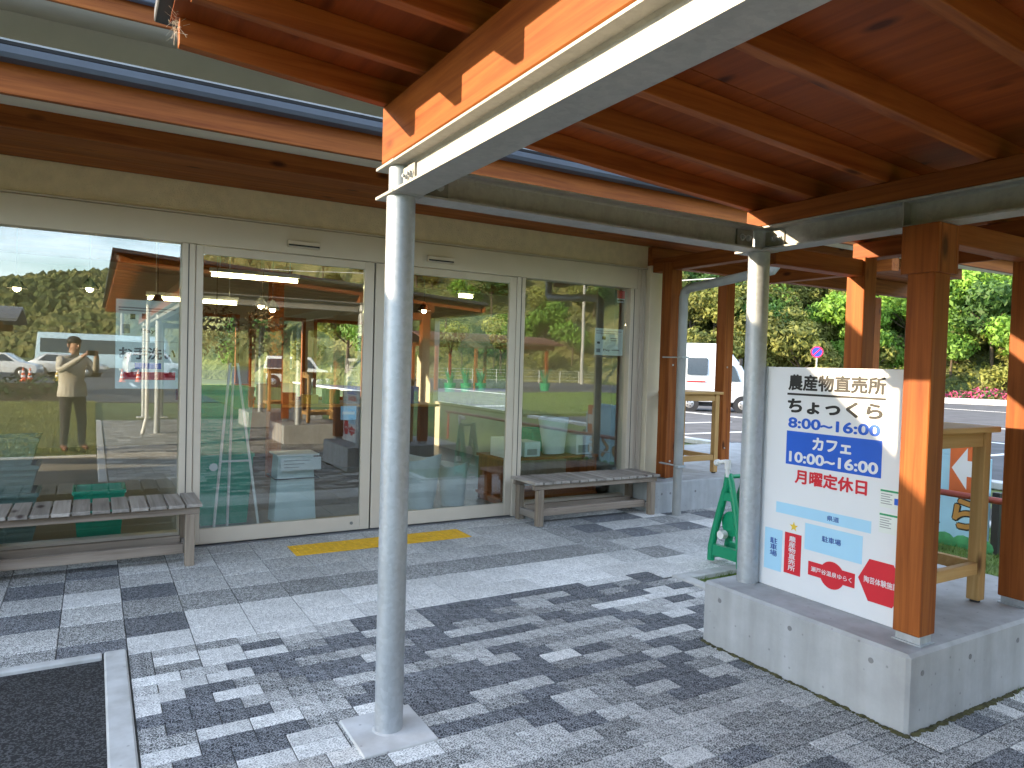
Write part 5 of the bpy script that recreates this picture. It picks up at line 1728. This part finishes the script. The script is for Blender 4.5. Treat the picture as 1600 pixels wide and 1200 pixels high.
poster('red_sticker', 4.905, 5.012, 2.215, 2.345, 6.112, WHITE, 'small red and white sticker at the top corner of the right pane', [(None, .0, 1, .34, 1.0, REDP, 0), (None, .05, .95, .10, .26, BLACKP, 0)])
poster('pointing_sticker', 1.86, 2.0, .98, 1.10, 6.075, plain('blue_sticker', (.30, .55, .75), .6), 'small blue sticker low on the left sliding door', [(None, .1, .9, .4, .6, WHITE, 0)])

# ------------------------------------------------------------------ the photographer, seen mirrored in the window
ph = thing('person', (-.20, -.34, -.012), 'person in a pale jacket and dark trousers holding up a phone, mirrored in the window', 'person')
fw = Vector((math.sin(_yaw), math.cos(_yaw), 0)); rt = Vector((math.cos(_yaw), -math.sin(_yaw), 0))
org = Vector((0, 0, 0)) - fw * .46 - rt * .03
def bp_(f, r, z): return org + fw * f + rt * r + Vector((0, 0, z))
J = [  # (point, radius x, radius y, parent)
    (bp_(-.02, 0, .93), .165, .125, None), (bp_(-.02, 0, 1.12), .16, .115, 0), (bp_(-.02, 0, 1.30), .185, .125, 1), (bp_(-.01, 0, 1.43), .10, .085, 2), (bp_(.01, 0, 1.50), .058, .058, 3),
    (bp_(.02, 0, 1.57), .078, .088, 4), (bp_(.02, 0, 1.66), .082, .095, 5), (bp_(.01, 0, 1.715), .05, .055, 6),
    (bp_(.0, -.19, 1.39), .070, .070, 2), (bp_(.12, -.27, 1.22), .056, .056, 8), (bp_(.34, -.10, 1.42), .040, .040, 9), (bp_(.41, -.065, 1.475), .030, .022, 10), (bp_(.435, -.05, 1.50), .024, .018, 11),
    (bp_(.0, .19, 1.39), .070, .070, 2), (bp_(.12, .27, 1.22), .056, .056, 13), (bp_(.34, .14, 1.42), .040, .040, 14), (bp_(.41, .105, 1.475), .030, .022, 15), (bp_(.435, .09, 1.50), .024, .018, 16),
    (bp_(-.02, -.095, .86), .098, .10, 0), (bp_(.0, -.11, .48), .068, .070, 18), (bp_(-.03, -.12, .10), .048, .050, 19), (bp_(.10, -.14, .04), .045, .036, 20),
    (bp_(-.02, .095, .86), .098, .10, 0), (bp_(.02, .12, .48), .068, .070, 22), (bp_(-.01, .14, .10), .048, .050, 23), (bp_(.12, .17, .04), .045, .036, 24)]
me = bpy.data.meshes.new('body')
me.from_pydata([tuple(p - WL[ph]) for p, *_ in J], [(i, j[3]) for i, j in enumerate(J) if j[3] is not None], [])
body = bpy.data.objects.new('body', me); COL.objects.link(body)
sk = body.modifiers.new('skin', 'SKIN'); sk.use_smooth_shade = True
for i, j in enumerate(J):
    me.skin_vertices[0].data[i].radius = (j[1], j[2])
    me.skin_vertices[0].data[i].use_root = (i == 0)
body.modifiers.new('sub', 'SUBSURF').levels = 2
bpy.context.view_layer.update()
bm2 = bpy.data.meshes.new_from_object(body.evaluated_get(bpy.context.evaluated_depsgraph_get()))
bpy.data.objects.remove(body)
SKIN = plain('skin', (.52, .30, .20), .5, var=.05); JACK = plain('pale_beige_jacket', (.55, .51, .43), .8, var=.12, scale=9, bump=.3, bscale=25); TROU = plain('dark_trousers', (.035, .032, .035), .8, var=.15); SHOE = plain('brown_boots', (.16, .06, .025), .6)
bm2.materials.clear()
for m_ in (JACK, TROU, SKIN, SHOE): bm2.materials.append(m_)
hand_c = [bp_(.42, -.06, 1.485), bp_(.42, .10, 1.485)]
for p in bm2.polygons:
    c = p.center + WL[ph]
    z = c.z
    k = 0
    if z < .12: k = 3
    elif z < .90: k = 1
    elif z > 1.475 and (c - bp_(.02, 0, z)).length < .16: k = 2
    if any((c - h).length < .075 for h in hand_c): k = 2
    p.material_index = k; p.use_smooth = True
body = bpy.data.objects.new('body', bm2); COL.objects.link(body); body.parent = ph; WL[body] = WL[ph]
q = B()
for s_, hx in ((-1, -.055), (1, .095)):                      # curled fingers around the phone
    for f_ in range(4):
        z = 1.472 + f_ * .019
        a = bp_(.435, hx, z)
        q.path([a, bp_(.452, hx - s_ * (-.004), z + .002), bp_(.447, hx + (.028 if s_ < 0 else -.028), z + .003)], .0082, seg=7)
    q.path([bp_(.428, hx, 1.466), bp_(.425, hx + (.03 if s_ < 0 else -.03), 1.49), bp_(.424, hx + (.045 if s_ < 0 else -.045), 1.512)], .0095, seg=7)
mk('fingers', q, SKIN, body, smooth=True)
q = B(); q.ball(bp_(.005, 0, 1.668), .105, .92, 1.02, .78, u=20, v=12)
for v in list(q.bm.verts):
    d = (v.co - bp_(.0, 0, 0)).dot(fw)
    if v.co.z < 1.645 and d > .03: v.co = v.co - fw * (d - .02)
mk('hair', q, plain('dark_hair', (.012, .01, .01), .6), body, smooth=True)
q = B(); q.ball(bp_(.122, 0, 1.60), .017, .8, 1.0, 1.3, u=8, v=6)
for s_ in (-1, 1): q.ball(bp_(.01, s_ * .088, 1.605), .022, .5, 1, 1.4, u=8, v=6)
mk('nose_and_ears', q, SKIN, body, smooth=True)
q = B()
for i in range(20):
    a0, a1 = 2 * math.pi * i / 20, 2 * math.pi * (i + 1) / 20
    def hp(a, r_, z): return bp_(-.02 + math.sin(a) * r_ * .78, math.cos(a) * r_, z)
    q.quad(hp(a0, .185, 1.05), hp(a1, .185, 1.05), hp(a1, .205, .84), hp(a0, .205, .84))
mk('jacket_hem', q, JACK, body, smooth=True)
pq = thing('phone', bp_(.455, .02, 1.46), 'dark phone held up in the photographer\'s hands, mirrored in the window', 'phone')
q = B(); c = bp_(.432, .02, 1.50)
q.hull8([c - rt * .078 - Vector((0, 0, .037)) - fw * .004, c + rt * .078 - Vector((0, 0, .037)) - fw * .004, c + rt * .078 - Vector((0, 0, .037)) + fw * .004, c - rt * .078 - Vector((0, 0, .037)) + fw * .004,
         c - rt * .078 + Vector((0, 0, .037)) - fw * .004, c + rt * .078 + Vector((0, 0, .037)) - fw * .004, c + rt * .078 + Vector((0, 0, .037)) + fw * .004, c - rt * .078 + Vector((0, 0, .037)) + fw * .004])
mk('phone_body', q, BLACKPL, pq, bevel=.003)
q = B()
for i in range(3):
    p = c + rt * (.05 - .018 * i) + Vector((0, 0, .022)) + fw * .004
    q.tube(p, p + fw * .002, .006, seg=12)
mk('lens_cluster', q, CARGL, pq)
